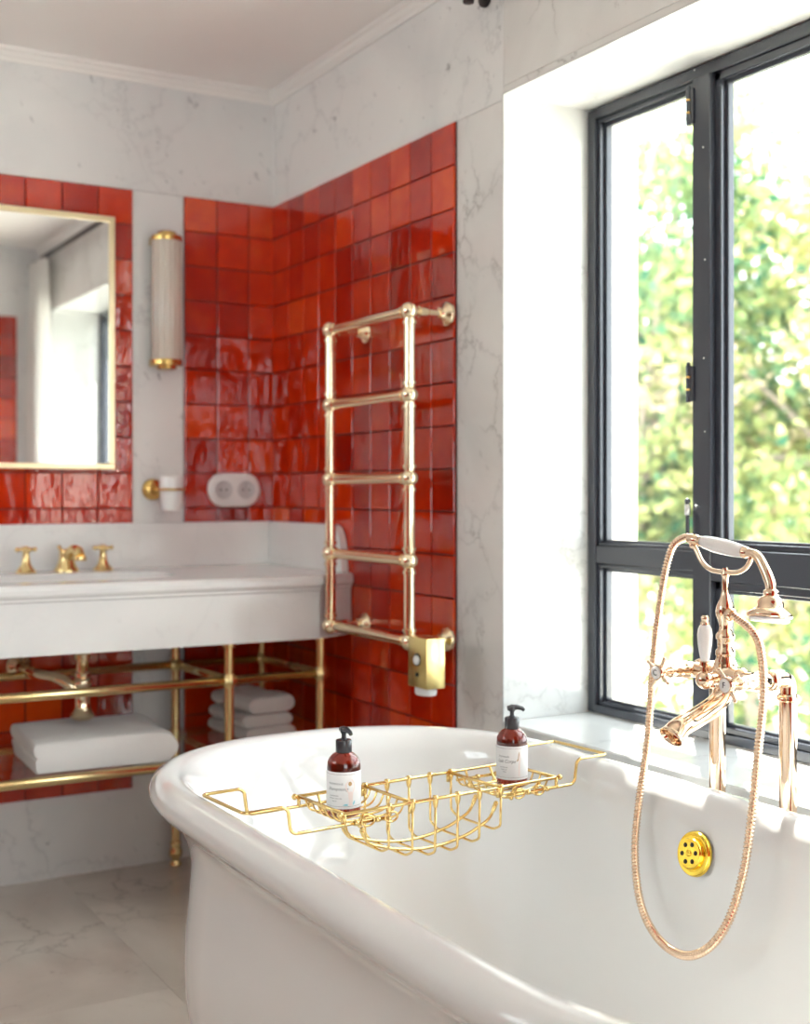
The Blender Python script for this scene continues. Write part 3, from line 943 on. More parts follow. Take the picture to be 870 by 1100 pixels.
for y in (RYa, RYb):
    for z in (RZ[0], RZ[-1]):
        bm = new_bm()
        cyl(bm, (RX, y, z), (XW - .012, y, z), .0095, 20)
        lathe(bm, [(.0095, 0), (.0135, .002), (.0135, .022), (.011, .026), (.0095, .028)], 24, (RX + .022, y, z), (1, 0, 0))
        b = obj('wall_bracket', bm, M['champ'], rad, autosmooth=50)
        bm = new_bm()
        lathe(bm, [(0, 0), (.029, 0), (.030, .004), (.027, .010), (.018, .014), (.0155, .020), (.0135, .026), (0, .027)], 32, (XW - .0108, y, z), (-1, 0, 0))
        obj('rosette', bm, M['champ'], b, autosmooth=50)
bm = new_bm(); box(bm, 1.433, 1.482, 2.368, 2.448, .640, .752, bev=.0015, seg=2)
cyl(bm, (RX - .008, 2.44, .73), (RX, RYb, .7305), .012, 18)
cb = obj('control_box', bm, mat('box_brass', (.82, .66, .28), .26, 1), rad, autosmooth=40)
bm = new_bm(); lathe(bm, [(0, 0), (.0145, 0), (.0145, .0015), (.0125, .002), (0, .002)], 28, (1.433, 2.408, .703), (-1, 0, 0)); k = obj('button_ring', bm, M['blackhole'], cb)
bm = new_bm(); lathe(bm, [(0, 0), (.0105, 0), (.0105, .004), (.009, .006), (0, .0065)], 28, (1.4315, 2.404, .702), (-1, 0, 0)); obj('button', bm, M['plastic'], k)
bm = new_bm(); cyl(bm, (1.433, 2.408, .669), (1.431, 2.408, .669), .0048, 16); obj('sensor_hole', bm, M['blackhole'], cb)
bm = new_bm(); lathe(bm, [(0, 0), (.028, 0), (.031, .004), (.031, .014), (.028, .018), (0, .018)], 32, (1.458, 2.412, .640), (0, 0, -1)); 
for v in bm.verts: v.co.x = 1.458 + (v.co.x - 1.458) * .72
obj('control_dial', bm, M['plastic'], cb, autosmooth=50)

# ------------------------------------------------------------------ bath tub
TXC, TYC, THW, THL = 1.070, 1.470, .402, .832
def tub_pt(a, d, k=1.0):
    """plan outline, a = angle, d = inset"""
    hw = THW - d
    bb = .44 - d * k
    st = THL - .44
    c, s = math.cos(a), math.sin(a)
    n = 2.35
    e = 2 / n
    x = hw * math.copysign(abs(c) ** e, c)
    y = bb * math.copysign(abs(s) ** e, s)
    y += math.copysign(st, s) if abs(s) > 1e-9 else 0
    return TXC + x, TYC + y
NA = 160
angs = []
for i in range(NA):
    t = 2 * math.pi * i / NA
    angs.append(t)
# (inset, z, lengthwise factor)
prof_out = [(.12, .0, 1.2), (.12, .03, 1.2), (.105, .045, 1.2), (.085, .09, 1.25), (.066, .16, 1.3), (.056, .24, 1.3), (.056, .32, 1.3), (.063, .40, 1.25), (.066, .455, 1.2), (.058, .495, 1.1), (.040, .525, 1), (.020, .543, 1), (.006, .556, 1), (.0, .570, 1), (.004, .585, 1), (.016, .596, 1), (.034, .600, 1), (.052, .596, 1), (.066, .582, 1)]
prof_in = [(.076, .560, 1.05), (.084, .52, 1.15), (.094, .46, 1.4), (.104, .38, 1.8), (.118, .28, 2.1), (.138, .21, 2.3), (.17, .172, 2.2), (.21, .158, 2.0), (.27, .152, 1.6)]
sp = catmull([(a, b, c) for a, b, c in prof_out + prof_in], 4)
bm = new_bm()
prev = None
for d, z, k in sp:
    ring = []
    for a in angs:
        x, y = tub_pt(a, d, k)
        ring.append(bm.verts.new((x, y, z)))
    # straight sides: angles at 0 and pi sit mid-side; fill is fine because the side quads span the straight run
    if prev:
        for i in range(NA):
            j = (i + 1) % NA
            bm.faces.new((prev[i], prev[j], ring[j], ring[i]))
    prev = ring
f = bm.faces.new(prev)
tub = thing('bathtub', 'large white freestanding bathtub with rolled rim beside the window', 'bathtub', (TXC, TYC, 0))
tb = obj('tub_body', bm, M['enamel'], tub)
# overflow grille
ov = V((1.378, 1.469, .512))
bm = new_bm()
nrm = V((-1, 0, .22)).normalized()
lathe(bm, [(0, -.006), (.035, -.004), (.035, 0), (.033, .003), (.027, .004), (.0245, .0035), (.0235, .006), (.0235, .0095), (.022, .011), (0, .011)], 48, ov, nrm)
og = obj('overflow_cover', bm, M['overflow'], tub, autosmooth=45)
t1 = nrm.cross(V((0, 1, 0))).normalized(); t2 = V((0, 1, 0))
for k in range(6):
    a = math.pi / 3 * k + .3
    p = ov + nrm * .0112 + (t1 * math.cos(a) + t2 * math.sin(a)) * .0145
    bm = new_bm(); cyl(bm, p - nrm * .003, p + nrm * .0004, .0036, 16); obj('overflow_hole', bm, M['blackhole'], og)
bm = new_bm(); lathe(bm, [(0, 0), (.005, 0), (.005, .001), (.0035, .002), (0, .0015)], 16, ov + nrm * .011, nrm); obj('overflow_screw', bm, M['overflow'], og)
bm = new_bm(); lathe(bm, [(0, 0), (.035, 0), (.035, .003), (.03, .005), (.014, .006), (.012, .012), (0, .013)], 32, (TXC, TYC, .152)); obj('plug', bm, M['overflow'], tub, autosmooth=50)

# ------------------------------------------------------------------ bath mixer
mx = thing('bath_mixer', 'rose gold freestanding bath mixer with hand shower at the tub rim', 'bath tap', (1.53, 1.495, 0))
PY1, PY2, PXX, AZ = 1.573, 1.417, 1.529, .781
for y in (PY1, PY2):
    bm = new_bm()
    cyl(bm, (PXX, y, .0), (PXX, y, AZ - .035), .0138, 28)
    lathe(bm, [(0, 0), (.034, 0), (.032, .008), (.02, .014), (.0138, .018)], 32, (PXX, y, 0))
    lathe(bm, [(.0138, 0), (.018, .003), (.018, .009), (.0145, .012)], 28, (PXX, y, AZ - .036))
    obj('supply_pipe', bm, M['rose'], mx, autosmooth=50)
    bm = new_bm()
    tube(bm, [(PXX, y, AZ - .030)] + fillet([(PXX, y, AZ - .026), (PXX, y, AZ), (PXX - .036, y, AZ)], .02, 8), .0125, 24)
    lathe(bm, [(.0125, 0), (.0165, .002), (.0165, .012), (.013, .015)], 28, (PXX - .030, y, AZ), (-1, 0, 0))
    obj('elbow', bm, M['rose'], mx, autosmooth=50)
    bm = new_bm()
    x = PXX - .040
    lathe(bm, [(.0122, 0), (.0128, .010), (.0138, .018), (.0155, .026), (.0155, .032), (.0135, .038), (.0120, .046), (.0115, .056), (.0095, .062), (.0108, .065), (.0108, .069), (.0082, .073), (.0074, .088), (0, .090)], 28, (x, y, AZ), (-1, 0, 0))
    vb = obj('valve_arm', bm, M['rose'], mx, autosmooth=50)
    hxx = x - .088
    bm = new_bm()
    lathe(bm, [(0, 0), (.010, 0), (.0135, .004), (.0138, .010), (.0125, .0125), (0, .0125)], 28, (hxx + .004, y, AZ), (-1, 0, 0))
    a0 = .55 if y > 1.5 else .9
    for k in range(4):
        a = a0 + math.pi / 2 * k
        d = V((0, math.cos(a), math.sin(a)))
        c = V((hxx - .002, y, AZ))
        cyl(bm, c + d * .011, c + d * .028 + V((-.002, 0, 0)), .0042, 12, r2=.0026)
        ball(bm, c + d * .028 + V((-.002, 0, 0)), .0034, 12)
    ch = obj('cross_handle', bm, M['rose'], vb, autosmooth=50)
    bm = new_bm(); lathe(bm, [(0, 0), (.0108, 0), (.0104, .0016), (0, .0024)], 28, (hxx - .0085, y, AZ), (-1, 0, 0))
    idx = obj('index_disc', bm, M['porcelain'], ch)
    # letter
    cu = bpy.data.curves.new('letter', 'FONT'); cu.body = 'C' if y > 1.5 else 'F'; cu.size = .0135; cu.align_x = 'CENTER'; cu.align_y = 'CENTER'; cu.extrude = .0002
    to = bpy.data.objects.new('letter', cu); C.objects.link(to)
    bpy.context.view_layer.update()
    me = bpy.data.meshes.new_from_object(to.evaluated_get(bpy.context.evaluated_depsgraph_get()))
    bpy.data.objects.remove(to)
    bm = new_bm(); bm.from_mesh(me)
    for v in bm.verts: v.co = V((hxx - .0112 - v.co.z, y - v.co.x, AZ + v.co.y))
    obj('letter', bm, M['black_text'], ch, smooth=False)
# central body
BXX, BYY = 1.4705, 1.495
bm = new_bm()
cyl(bm, (BXX, PY2, AZ), (BXX, PY1, AZ), .0125, 24)
lathe(bm, [(0, -.046), (.0125, -.046), (.0165, -.040), (.0165, -.034), (.0125, -.030), (.015, -.022), (.021, -.012), (.022, 0), (.021, .012), (.015, .022), (.0125, .030), (.0165, .034), (.0165, .040), (.0125, .046), (0, .046)], 28, (BXX, BYY, AZ), (0, 1, 0))
lathe(bm, [(.020, 0), (.019, .010), (.014, .022), (.0155, .026), (.0155, .032), (.0125, .036), (.0125, .048), (.0150, .052), (.0155, .057), (.011, .063), (.0095, .070), (.011, .080), (.0145, .088), (.0155, .096), (.0135, .106), (.008, .118), (.0055, .128), (.0050, .150), (.0065, .153), (.0065, .157), (.005, .160), (.005, .166), (0, .167)], 28, (BXX, BYY, AZ + .008))
# hose outlet
lathe(bm, [(.0075, 0), (.0075, .014), (.0105, .016), (.0105, .024), (.008, .028), (0, .029)], 22, (BXX, BYY, AZ + .100), (-.35, -1, .0))
obj('mixer_body', bm, M['rose'], mx, autosmooth=50)
# bath spout
bm = new_bm()
pts = catmull([(BXX - .002, BYY, AZ - .005), (BXX - .004, BYY, AZ - .028), (BXX - .022, BYY, AZ - .046), (BXX - .060, BYY, AZ - .062), (BXX - .096, BYY, AZ - .075), (BXX - .112, BYY, AZ - .086)], 6)
rad_ = [.013 + .0 * i for i in range(len(pts))]
for i in range(len(pts)):
    t = i / (len(pts) - 1)
    rad_[i] = .0135 + .0030 * math.sin(t * math.pi) + (.0045 * max(0, (t - .7) / .3))
tube(bm, pts, rad_, 24, cap=False)
e = V(pts[-1]); d = (V(pts[-1]) - V(pts[-2])).normalized()
lathe(bm, [(rad_[-1] - .0003, -.001), (.0192, .003), (.0190, .006), (.0172, .0068), (.0160, .004), (.0148, -.006), (0, -.008)], 24, e, d)
for v in bm.verts:
    if v.co.x < BXX - .085: v.co.y = BYY + (v.co.y - BYY) * (1 + .22 * min(1, (BXX - .085 - v.co.x) / .03))
lathe(bm, [(.0125, 0), (.0195, .002), (.0195, .008), (.0135, .012)], 24, (BXX, BYY, AZ - .030))
obj('bath_spout', bm, M['rose'], mx, autosmooth=60)
# diverter with porcelain lever
DX = 1.426
bm = new_bm()
cyl(bm, (BXX, BYY, AZ), (DX + .008, BYY, AZ - .002), .0095, 20)
ball(bm, (DX, BYY, AZ - .004), .0148, 28)
lathe(bm, [(.006, 0), (.006, .012), (.0085, .014), (.0085, .020), (.006, .022)], 20, (DX, BYY, AZ + .005))
dv = obj('diverter', bm, M['rose'], mx, autosmooth=50)
bm = new_bm(); lathe(bm, [(0, .0), (.0062, .0), (.0075, .006), (.0115, .030), (.0122, .044), (.0108, .054), (.0075, .060), (0, .061)], 28, (DX, BYY, AZ + .024)); obj('porcelain_lever', bm, M['porcelain'], dv)
bm = new_bm(); lathe(bm, [(0, 0), (.0072, 0), (.0072, .004), (.005, .006), (.006, .009), (.0062, .012), (.004, .0155), (0, .016)], 24, (DX, BYY, AZ + .084)); obj('lever_cap', bm, M['rose'], dv, autosmooth=50)
# cradle fork (plane x = BXX)
bm = new_bm()
ZK = AZ + .168
u = [(BYY + .076, ZK + .040), (BYY + .068, ZK + .034), (BYY + .052, ZK + .012), (BYY + .030, ZK + .001), (BYY, ZK - .001), (BYY - .026, ZK + .0), (BYY - .044, ZK + .008), (BYY - .055, ZK + .022), (BYY - .055, ZK + .034)]
tube(bm, catmull([(BXX, a, b) for a, b in u], 6), .0040, 14)
for a, b in (u[0], u[-1]): ball(bm, (BXX, a, b), .0058, 16)
obj('cradle', bm, M['rose'], mx)
# hand shower
A = V((BXX, BYY + .082, ZK + .051)); Bp = V((BXX, BYY - .056, ZK + .031))
dr = (Bp - A).normalized()
bm = new_bm()
lathe(bm, [(0, 0), (.0085, 0), (.009, .003), (.009, .016), (.0075, .018), (.0075, .024), (.009, .026), (.009, .030), (0, .031)], 24, A, dr)
hs = thing('hand_shower', 'rose gold hand shower with white porcelain grip resting on the cradle', 'hand shower', tuple(A))
obj('grip_collar', bm, M['rose'], hs, autosmooth=50)
bm = new_bm(); lathe(bm, [(0, 0), (.0095, 0), (.0095, .006), (.007, .010), (0, .010)], 24, Bp - dr * .016, dr)
obj('grip_ferrule', bm, M['rose'], hs, autosmooth=50)
bm = new_bm()
L_ = (Bp - A).length - .016 - .029
lathe(bm, [(0, 0), (.0085, 0), (.0105, .006), (.0128, L_ * .3), (.0132, L_ * .5), (.0122, L_ * .75), (.0098, L_), (0, L_)], 28, A + dr * .029, dr)
obj('porcelain_grip', bm, M['porcelain'], hs)
bm = new_bm()
hp = [Bp - dr * .010, Bp + dr * .012, V((BXX, BYY - .084, ZK + .010)), V((BXX, BYY - .096, ZK - .012)), V((BXX - .001, BYY - .099, ZK - .028))]
pp = catmull(hp, 7)
tube(bm, pp, [.0068 + .0022 * (i / len(pp)) for i in range(len(pp))], 20)
hd = V((BXX - .002, BYY - .1, ZK - .026)); hn = V((-.16, -.06, -1)).normalized()
lathe(bm, [(0, -.004), (.009, -.004), (.0125, 0), (.011, .006), (.017, .010), (.020, .016), (.0205, .024), (.028, .029), (.0335, .033), (.035, .037), (.0335, .040), (.030, .0405), (0, .0405)], 40, hd, hn)
sh = obj('shower_head', bm, M['rose'], hs, autosmooth=60)
bm = new_bm(); lathe(bm, [(0, .0405), (.0305, .0405), (.0315, .043), (.029, .0465), (.0, .048)], 40, hd, hn); obj('rose_plate', bm, M['porcelain'], sh, autosmooth=50)

# hose: hand points (x, y, z)
def on(px, py, X):
    u_, s_, c_ = (px - 435) / 1348, .5031, .8642
    t = X / (s_ + u_ * c_)
    return V((X, t * (c_ - u_ * s_), 1.08 - (py - 527) / 1348 * t))
HP = [tuple(A + dr * .004), (1.4705, 1.5905, 1.0005), (1.468, 1.616, .985), (1.462, 1.629, .940), (1.450, 1.630, .880), (1.436, 1.628, .805)]
HP += [tuple(on(696, 790, 1.400)), tuple(on(687, 855, 1.375)), tuple(on(682, 915, 1.350)), tuple(on(688, 970, 1.325)), tuple(on(706, 1007, 1.312)), tuple(on(733, 1026, 1.307)), tuple(on(760, 1019, 1.310)), tuple(on(783, 988, 1.320)), tuple(on(799, 935, 1.338)), tuple(on(808, 870, 1.365)), tuple(on(815, 800, 1.395)), tuple(on(820, 745, 1.425)), tuple(on(817, 700, 1.450)), tuple(on(808, 678, 1.458)), (BXX - .0095, BYY - .026, AZ + .1005)]
dense = catmull(HP, 60)
# even spacing along the length
cum = [0]
for a, b in zip(dense, dense[1:]): cum.append(cum[-1] + (b - a).length)
step = .0007
pts, rs = [], []
i = 0; s = 0
while s < cum[-1]:
    while cum[i + 1] < s: i += 1
    t = (s - cum[i]) / max(1e-9, cum[i + 1] - cum[i])
    pts.append(dense[i].lerp(dense[i + 1], t)); rs.append(.0060 + .0010 * math.cos(2 * math.pi * s / .0056)); s += step
bm = new_bm(); tube(bm, pts, rs, 14)
obj('shower_hose', bm, M['rose'], hs)

# ------------------------------------------------------------------ caddy
TH = math.atan2(.0595, .733)
ca, sa = math.cos(TH), math.sin(TH)
CL, CW = .7365, .141
def cp(a, w, z):   # along, across (0 near .. CW far), height
    return V((.722 + a * ca - w * sa, 1.714 + a * sa + w * ca, z))
cad = thing('bath_caddy', 'gold wire bath caddy spanning the tub with two soap dishes', 'bath caddy', tuple(cp(CL / 2, CW / 2, .49)))
ZR, ZT, ZL = .6045, .578, .5615
bm = new_bm()
# left telescopic wire, right telescopic wire
for sgn, a0, a1, aend in ((1, 0, .080, .255), (-1, CL, CL - .080, CL - .235)):
    near = [cp(aend, 0, ZL), cp(a1 + sgn * .008, 0, ZL), cp(a1, 0, ZL + .006), cp(a1 - sgn * .004, 0, ZR - .006), cp(a1 - sgn * .012, 0, ZR), cp(a0 + sgn * .002, 0, ZR)]
    far = [cp(a0 + sgn * .002, CW, ZR), cp(a1 - sgn * .012, CW, ZR), cp(a1 - sgn * .004, CW, ZR - .006), cp(a1, CW, ZL + .006), cp(a1 + sgn * .008, CW, ZL), cp(aend, CW, ZL)]
    bm = new_bm(); tube(bm, fillet(near + far, .010, 5), .0028, 12)
    obj('rim_hook', bm, M['gold'], cad)
bm = new_bm()
for w in (0, CW):
    cyl(bm, cp(.170, w, ZT), cp(CL - .118, w, ZT), .0029, 14)
    for a in (.168, CL - .116): ball(bm, cp(a, w, ZT), .0052, 14)
    for a, al in ((.198, .238), (CL - .188, CL - .145)):
        for aa in (a, al):
            lathe(bm, [(.003, -.004), (.0046, -.003), (.0046, .003), (.003, .004)], 14, cp(aa, w, ZL), cp(1, 0, 0) - cp(0, 0, 0))
    for a in (.176, .300, CL - .255, CL - .124):
        tube(bm, [cp(a, w, ZT), cp(a, w, ZL)], .0030, 10)
obj('top_rail', bm, M['gold'], cad)
# two soap dishes
for d0, d1 in ((.176, .304), (CL - .252, CL - .124)):
    bm = new_bm()
    n = 6
    for i in range(n):
        w = .020 + (CW - .04) * i / (n - 1)
        tube(bm, catmull([cp(d0, w, ZT), cp(d0 + .010, w, .560), cp(d0 + .03, w, .5540), cp((d0 + d1) / 2, w, .5535), cp(d1 - .03, w, .5540), cp(d1 - .010, w, .560), cp(d1, w, ZT)], 4), .0018, 8)
    for a in (d0, d1): tube(bm, [cp(a, 0, ZT), cp(a, CW, ZT)], .0029, 12)
    for a in (d0 + .036, d1 - .036):
        tube(bm, catmull([cp(a, .0, ZT), cp(a, .014, .557), cp(a, .03, .5505), cp(a, CW / 2, .5495), cp(a, CW - .03, .5505), cp(a, CW - .014, .557), cp(a, CW, ZT)], 4), .0024, 8)
        for w in (.012, CW - .012):
            ball(bm, cp(a, w, .5535), .0045, 10)
    # scroll ornament
    for s in (1, -1):
        tube(bm, [cp((d0 + d1) / 2 + s * .022 + .012 * math.cos(q * .5), -.003, .5625 + .008 * math.sin(q * .5)) for q in range(13)], .0018, 8, closed=True)
    obj('soap_dish', bm, M['gold'], cad)
# middle basket
bm = new_bm()
aa = [.2595 + .0457 * i for i in range(6)]
def zb(a): 
    t = (a - .373) / .125
    return .484 + .026 * t * t
for i, a in enumerate(aa):
    z = zb(a)
    tube(bm, fillet([cp(a, 0, ZT), cp(a, 0.001, z + .006), cp(a, .020, z - .003), cp(a, CW - .020, z - .003), cp(a, CW - .001, z + .006), cp(a, CW, ZT)], .006, 5), .0021, 10)
    for w in (0, CW):
        lathe(bm, [(0, .0055), (.0045, .0050), (.0052, 0), (.0046, -.008), (.0032, -.014), (.0023, -.015)], 14, cp(a, w, ZT))
for w in (.042, CW - .042):
    P_ = [cp(.235, w, .535), cp(.248, w, .512), cp(.275, w, zb(.275) + .002)] + [cp(a, w, zb(a) + .0015) for a in aa[1:5]] + [cp(.472, w, zb(.472) + .003), cp(.497, w, .516), cp(.512, w, .540)]
    pc = catmull(P_, 5)
    tube(bm, pc, [.0028 + (.0012 if i < 3 or i > len(pc) - 4 else 0) for i in range(len(pc))], 10)
    for a in (.236, .5115): ball(bm, cp(a, w, .536 if a < .3 else .539), .0044, 12)
obj('basket', bm, M['gold'], cad)

# ------------------------------------------------------------------ soap bottles
def text_bm(s, size, shear=0, sx=1):
    cu = bpy.data.curves.new('t', 'FONT'); cu.body = s; cu.size = size; cu.shear = shear; cu.align_x = 'LEFT'; cu.resolution_u = 3
    to = bpy.data.objects.new('t', cu); C.objects.link(to)
    bpy.context.view_layer.update()
    me = bpy.data.meshes.new_from_object(to.evaluated_get(bpy.context.evaluated_depsgraph_get()))
    bpy.data.objects.remove(to)
    bm = new_bm(); bm.from_mesh(me); bpy.data.meshes.remove(me)
    bmesh.ops.triangulate(bm, faces=bm.faces)
    return bm
def wrap(bm, c, R_, face, ox, oz):
    for v in bm.verts:
        a = face + (v.co.x + ox) / R_
        v.co = V((c.x + R_ * math.cos(a), c.y + R_ * math.sin(a), c.z + oz + v.co.y))
def patch(poly, R_, c, face, n=10):
    """filled outline wrapped on the label"""
    bm = new_bm()
    vs = [bm.verts.new((x, y, 0)) for x, y in poly]
    bm.faces.new(vs)
    bmesh.ops.triangulate(bm, faces=bm.faces)
    bmesh.ops.subdivide_edges(bm, edges=bm.edges, cuts=2, use_grid_fill=True)
    wrap(bm, c, R_, face, 0, 0)
    return bm
def bottle(label, c, face, spout_dir, lines, kind):
    c = V(c)
    t = thing('soap_bottle', label, 'soap bottle', tuple(c), 'amber pump bottles')
    bm = new_bm()
    lathe(bm, [(0, .003), (.018, .002), (.024, 0), (.0265, .002), (.0275, .006), (.0275, .078), (.0265, .085), (.0235, .092), (.018, .0975), (.0125, .1005), (.011, .102), (.011, .106), (0, .106)], 48, c)
    obj('bottle_body', bm, M['amber'], t)
    bm = new_bm()
    lathe(bm, [(.0277, .0145), (.0279, .0150), (.0279, .0725), (.0277, .0730)], 96, c)
    # leave the back open
    lb = obj('paper_label', bm, M['label'], t)
    for z in (.0185, .0693):
        bm = new_bm(); lathe(bm, [(.02798, z - .0002), (.02805, z), (.02798, z + .0002)], 96, c)
        obj('label_border', bm, M['ink'], lb)
    Rl = .0280
    ln = []
    for s, size, ox, oz, shr in lines:
        b2 = text_bm(s, size, shr)
        wrap(b2, c, Rl, face, ox, oz)
        # text must read left to right from outside
        ln.append(b2)
    me = new_bm()
    for b2 in ln:
        tmp = bpy.data.meshes.new('x'); b2.to_mesh(tmp); b2.free(); me.from_mesh(tmp); bpy.data.meshes.remove(tmp)
    obj('printed_text', me, M['ink'], lb, smooth=False)
    def pt(poly, m_, nm): obj(nm, patch(poly, .02803, c, face), m_, lb, smooth=False)
    if kind == 0:
        pt([(.0085, .020), (.0145, .020), (.0150, .030), (.0158, .040), (.0115, .0425), (.0070, .040), (.0080, .030)], M['ink_pink'], 'printed_figure')
        pt([(.0152, .0385), (.0195, .0480), (.0190, .0560), (.0145, .0615), (.0125, .0615), (.0125, .0600), (.0170, .0550), (.0175, .0485), (.0145, .0415)], M['ink_pink'], 'printed_arm')
        pt([(.0075, .0385), (.0085, .0415), (.0050, .0475), (.0045, .0530), (.0080, .0580), (.0070, .0592), (.0025, .0540), (.0030, .0465)], M['ink_pink'], 'printed_arm')
        pt([(.0105 + .0032 * math.cos(a * .524), .0545 + .0036 * math.sin(a * .524)) for a in range(12)], M['ink_brown'], 'printed_hair')
        pt([(-.002, .0205), (.0065, .0195), (.0062, .0228), (.002, .0225)], M['ink_teal'], 'printed_water')
        pt([(.0155, .0200), (.0185, .0225), (.0195, .0275), (.017, .0262), (.0152, .0235)], M['ink_teal'], 'printed_water')
    else:
        pt([(.0125, .020), (.0140, .020), (.0148, .040), (.0160, .050), (.0150, .060), (.0130, .060), (.0125, .048), (.0115, .038)], M['ink_pink'], 'printed_figure')
        pt([(.0128, .0635), (.0142, .0628), (.0135, .060), (.0122, .055), (.0118, .050), (.0095, .0465), (.0085, .048), (.0105, .0515), (.0115, .058)], M['ink_brown'], 'printed_hair')
    bm = new_bm()
    lathe(bm, [(0, .100), (.0120, .100), (.0128, .1015), (.0128, .119), (.0118, .1205), (.006, .121), (.0045, .123), (0, .123)], 48, c, rmod=lambda a: 1 + .02 * math.cos(a * 24))
    lathe(bm, [(.0038, .120), (.0038, .130), (.0055, .131), (.0058, .135), (.0065, .139), (.005, .1405), (0, .1405)], 24, c)
    sd = V((math.cos(spout_dir), math.sin(spout_dir), 0)); pz = V((0, 0, 1))
    tube(bm, [c + pz * .136 - sd * .008, c + pz * .137, c + pz * .1375 + sd * .010, c + pz * .135 + sd * .019, c + pz * .1315 + sd * .0225], [.0045, .0058, .0045, .0036, .003], 14)
    obj('pump', bm, M['pump'], t, autosmooth=50)
def facing(c, off=0): return math.atan2(-c[1], -c[0]) + off
c1 = cp(.219, CW / 2, .5575); c2 = cp(.571, CW / 2, .5575)
# the seen width of the label is about 0.054 m; x runs left to right when angle increases towards the viewer's right
bottle('amber pump bottle with a bathing figure label on the left soap dish', c1, facing(c1), facing(c1) + .55,
       [('PROVENCALE', .0042, -.0270, .0530, 0), ('Shampooing', .0072, -.0285, .0440, .35), ('aux Extraits', .0034, -.025, .0345, 0), ('de Fleurs Naturelles', .0028, -.026, .0305, 0), ('250 ml', .0028, -.020, .0260, 0)], 0)
bottle('amber pump bottle with a standing figure label on the right soap dish', c2, facing(c2), facing(c2) + 1.9,
       [('Provencale', .0048, -.0265, .0535, .3), ('Lait Corps', .0080, -.0280, .0445, .35), ('aux Extraits', .0032, -.023, .0355, 0), ('Hydratant', .0030, -.021, .0315, 0), ('250 ml', .0026, -.017, .0275, 0)], 1)

# ------------------------------------------------------------------ outdoors
bm = new_bm(); box(bm, 2.3, 45, -30, 45, -3.6, -3.5)
struct('ground', bm, M['ground'], smooth=False)
def tree(label, base, top, rad3, nleaf, seed, cc, lsize=.12):
    rng = random.Random(seed)
    base = V(base)
    t = thing('tree', label, 'tree', tuple(base), 'trees outside the window')
    bm = new_bm()
    cc = V(cc)
    tr = catmull([base, base.lerp(cc, .35) + V((rng.uniform(-.2, .2), rng.uniform(-.2, .2), 0)), base.lerp(cc, .7), cc + V((0, 0, rad3[2] * .5))], 6)
    tube(bm, tr, [.16 * (1 - .8 * i / len(tr)) + .015 for i in range(len(tr))], 10)
    cl = []
    for k in range(44):
        while True:
            p = V((rng.uniform(-1, 1), rng.uniform(-1, 1), rng.uniform(-1, 1)))
            if .25 < p.length < 1: break
        q = cc + V((p.x * rad3[0], p.y * rad3[1], p.z * rad3[2]))
        cl.append((q, rng.gauss(0, .16), rng.uniform(.55, 1.25)))
        s = base.lerp(cc, rng.uniform(.55, 1.0))
        mid = s.lerp(q, .5) + V((0, 0, rng.uniform(0, .25)))
        br = catmull([s, mid, q], 5)
        tube(bm, br, [.045 * (1 - .85 * i / len(br)) + .004 for i in range(len(br))], 6)
    obj('trunk', bm, M['bark'], t)
    verts, faces, cols = [], [], []
    for i in range(nleaf):
        q, qc, qs = rng.choice(cl)
        g = V((rng.gauss(0, 1), rng.gauss(0, 1), rng.gauss(0, .8))) * (.15 * max(rad3) / 1.4 * qs)
        p = q + g
        L1 = lsize * rng.uniform(.6, 1.15)
        d = V((rng.gauss(0, 1), rng.gauss(0, 1), rng.gauss(-.5, .6))).normalized()
        n = V((rng.gauss(0, 1), rng.gauss(0, 1), rng.gauss(.8, .8)))
        s = d.cross(n)
        if s.length < 1e-3: continue
        s.normalize(); nn = s.cross(d)
        b = len(verts)
        w = L1 * .42
        verts += [p, p + d * L1 * .35 + s * w + nn * w * .3, p + d * L1, p + d * L1 * .35 - s * w + nn * w * .3]
        faces += [(b, b + 1, b + 2), (b, b + 2, b + 3)]
        c = min(1, max(0, qc + rng.gauss(.5, .17) + .10 * noise.noise(q * .8) + .25 * noise.noise(q * 2.0)))
        cols += [c, c]
    me = bpy.data.meshes.new('foliage'); me.from_pydata([tuple(v - base) for v in verts], [], faces)
    o = bpy.data.objects.new('foliage', me); C.objects.link(o); o.parent = t
    me.materials.append(M['leaf'])
    rnd_attr(o, lambda p: (cols[p.index], 0, 0))
tree('yellow green tree nearest the mullion, with its crown filling the left panes', (9.0, 10.6, -3.5), 0, (2.0, 2.0, 3.6), 15000, 1, (8.9, 10.4, 2.2), .15)
tree('broad light green tree outside the right hand panes', (10.4, 8.6, -3.5), 0, (1.9, 1.7, 3.2), 14000, 2, (10.3, 8.6, 1.2), .15)
tree('green tree farther off whose crown fills the gap low behind the others', (16.5, 16.0, -3.5), 0, (3.0, 3.0, 3.4), 9000, 3, (16.5, 16.0, .3), .27)
tree('pale green tree outside towards the right edge of the window', (14.8, 9.8, -3.5), 0, (2.8, 2.6, 3.0), 9000, 4, (14.8, 9.9, .6), .24)

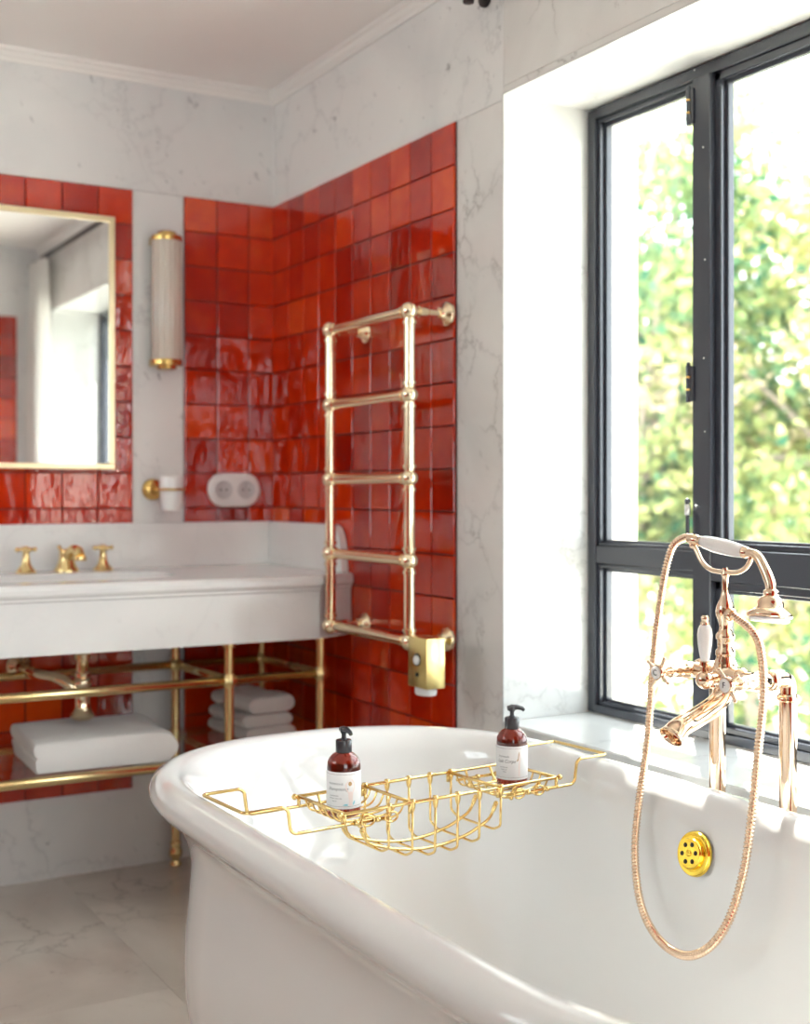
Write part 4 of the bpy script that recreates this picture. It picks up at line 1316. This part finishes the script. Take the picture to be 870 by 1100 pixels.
# ------------------------------------------------------------------ light
w = bpy.data.worlds.new('sky'); bpy.context.scene.world = w
w.use_nodes = True
bg = w.node_tree.nodes['Background']
bg.inputs[0].default_value = (.90, .975, 1.03, 1); bg.inputs[1].default_value = 3.5
sun = bpy.data.lights.new('sun', 'SUN'); sun.energy = 20; sun.angle = R(1.5); sun.color = (1, .95, .86)
so_ = bpy.data.objects.new('sun', sun); C.objects.link(so_)
d = V((.46, .52, .92))    # towards the sun
so_.rotation_euler = d.to_track_quat('Z', 'Y').to_euler()
def portal(loc, rot, sx, sy):
    l = bpy.data.lights.new('portal', 'AREA'); l.shape = 'RECTANGLE'; l.size = sx; l.size_y = sy; l.cycles.is_portal = True
    o = bpy.data.objects.new('portal', l); C.objects.link(o); o.location = loc; o.rotation_euler = rot
portal((1.93, (WY0 + WY1) / 2, (WZ0 + WZ1) / 2), V((1, 0, 0)).to_track_quat('Z', 'Y').to_euler(), WY1 - WY0, WZ1 - WZ0)
portal(((X2a + X2b) / 2, YF - .2, (Z2a + Z2b) / 2), V((0, -1, 0)).to_track_quat('Z', 'Y').to_euler(), X2b - X2a, Z2b - Z2a)

portal((XL - .09, (X3a + X3b) / 2, (Z3a + Z3b) / 2), V((-1, 0, 0)).to_track_quat('Z', 'Y').to_euler(), X3b - X3a, Z3b - Z3a)

# ------------------------------------------------------------------ camera
cam = bpy.data.cameras.new('camera')
cam.sensor_fit = 'HORIZONTAL'; cam.sensor_width = 36; cam.lens = 36 * 1348 / 870
cam.shift_y = -23 / 870
cam.clip_start = .05; cam.clip_end = 200
cam.dof.use_dof = True; cam.dof.focus_distance = 2.02; cam.dof.aperture_fstop = 4.0
co = bpy.data.objects.new('camera', cam); C.objects.link(co)
co.location = (0, 0, 1.08); co.rotation_euler = (R(90), 0, -math.atan2(.5031, .8642))
sc_ = bpy.context.scene
sc_.camera = co
sc_.view_settings.view_transform = 'Standard'
sc_.view_settings.look = 'None'
sc_.view_settings.gamma = 1
sc_.view_settings.exposure = 1.1
sc_.view_settings.use_curve_mapping = False
cy_ = sc_.cycles
cy_.use_denoising = True
cy_.max_bounces = 10; cy_.diffuse_bounces = 6; cy_.glossy_bounces = 6; cy_.transparent_max_bounces = 12; cy_.transmission_bounces = 6
cy_.sample_clamp_indirect = 8
cy_.caustics_reflective = False; cy_.caustics_refractive = False
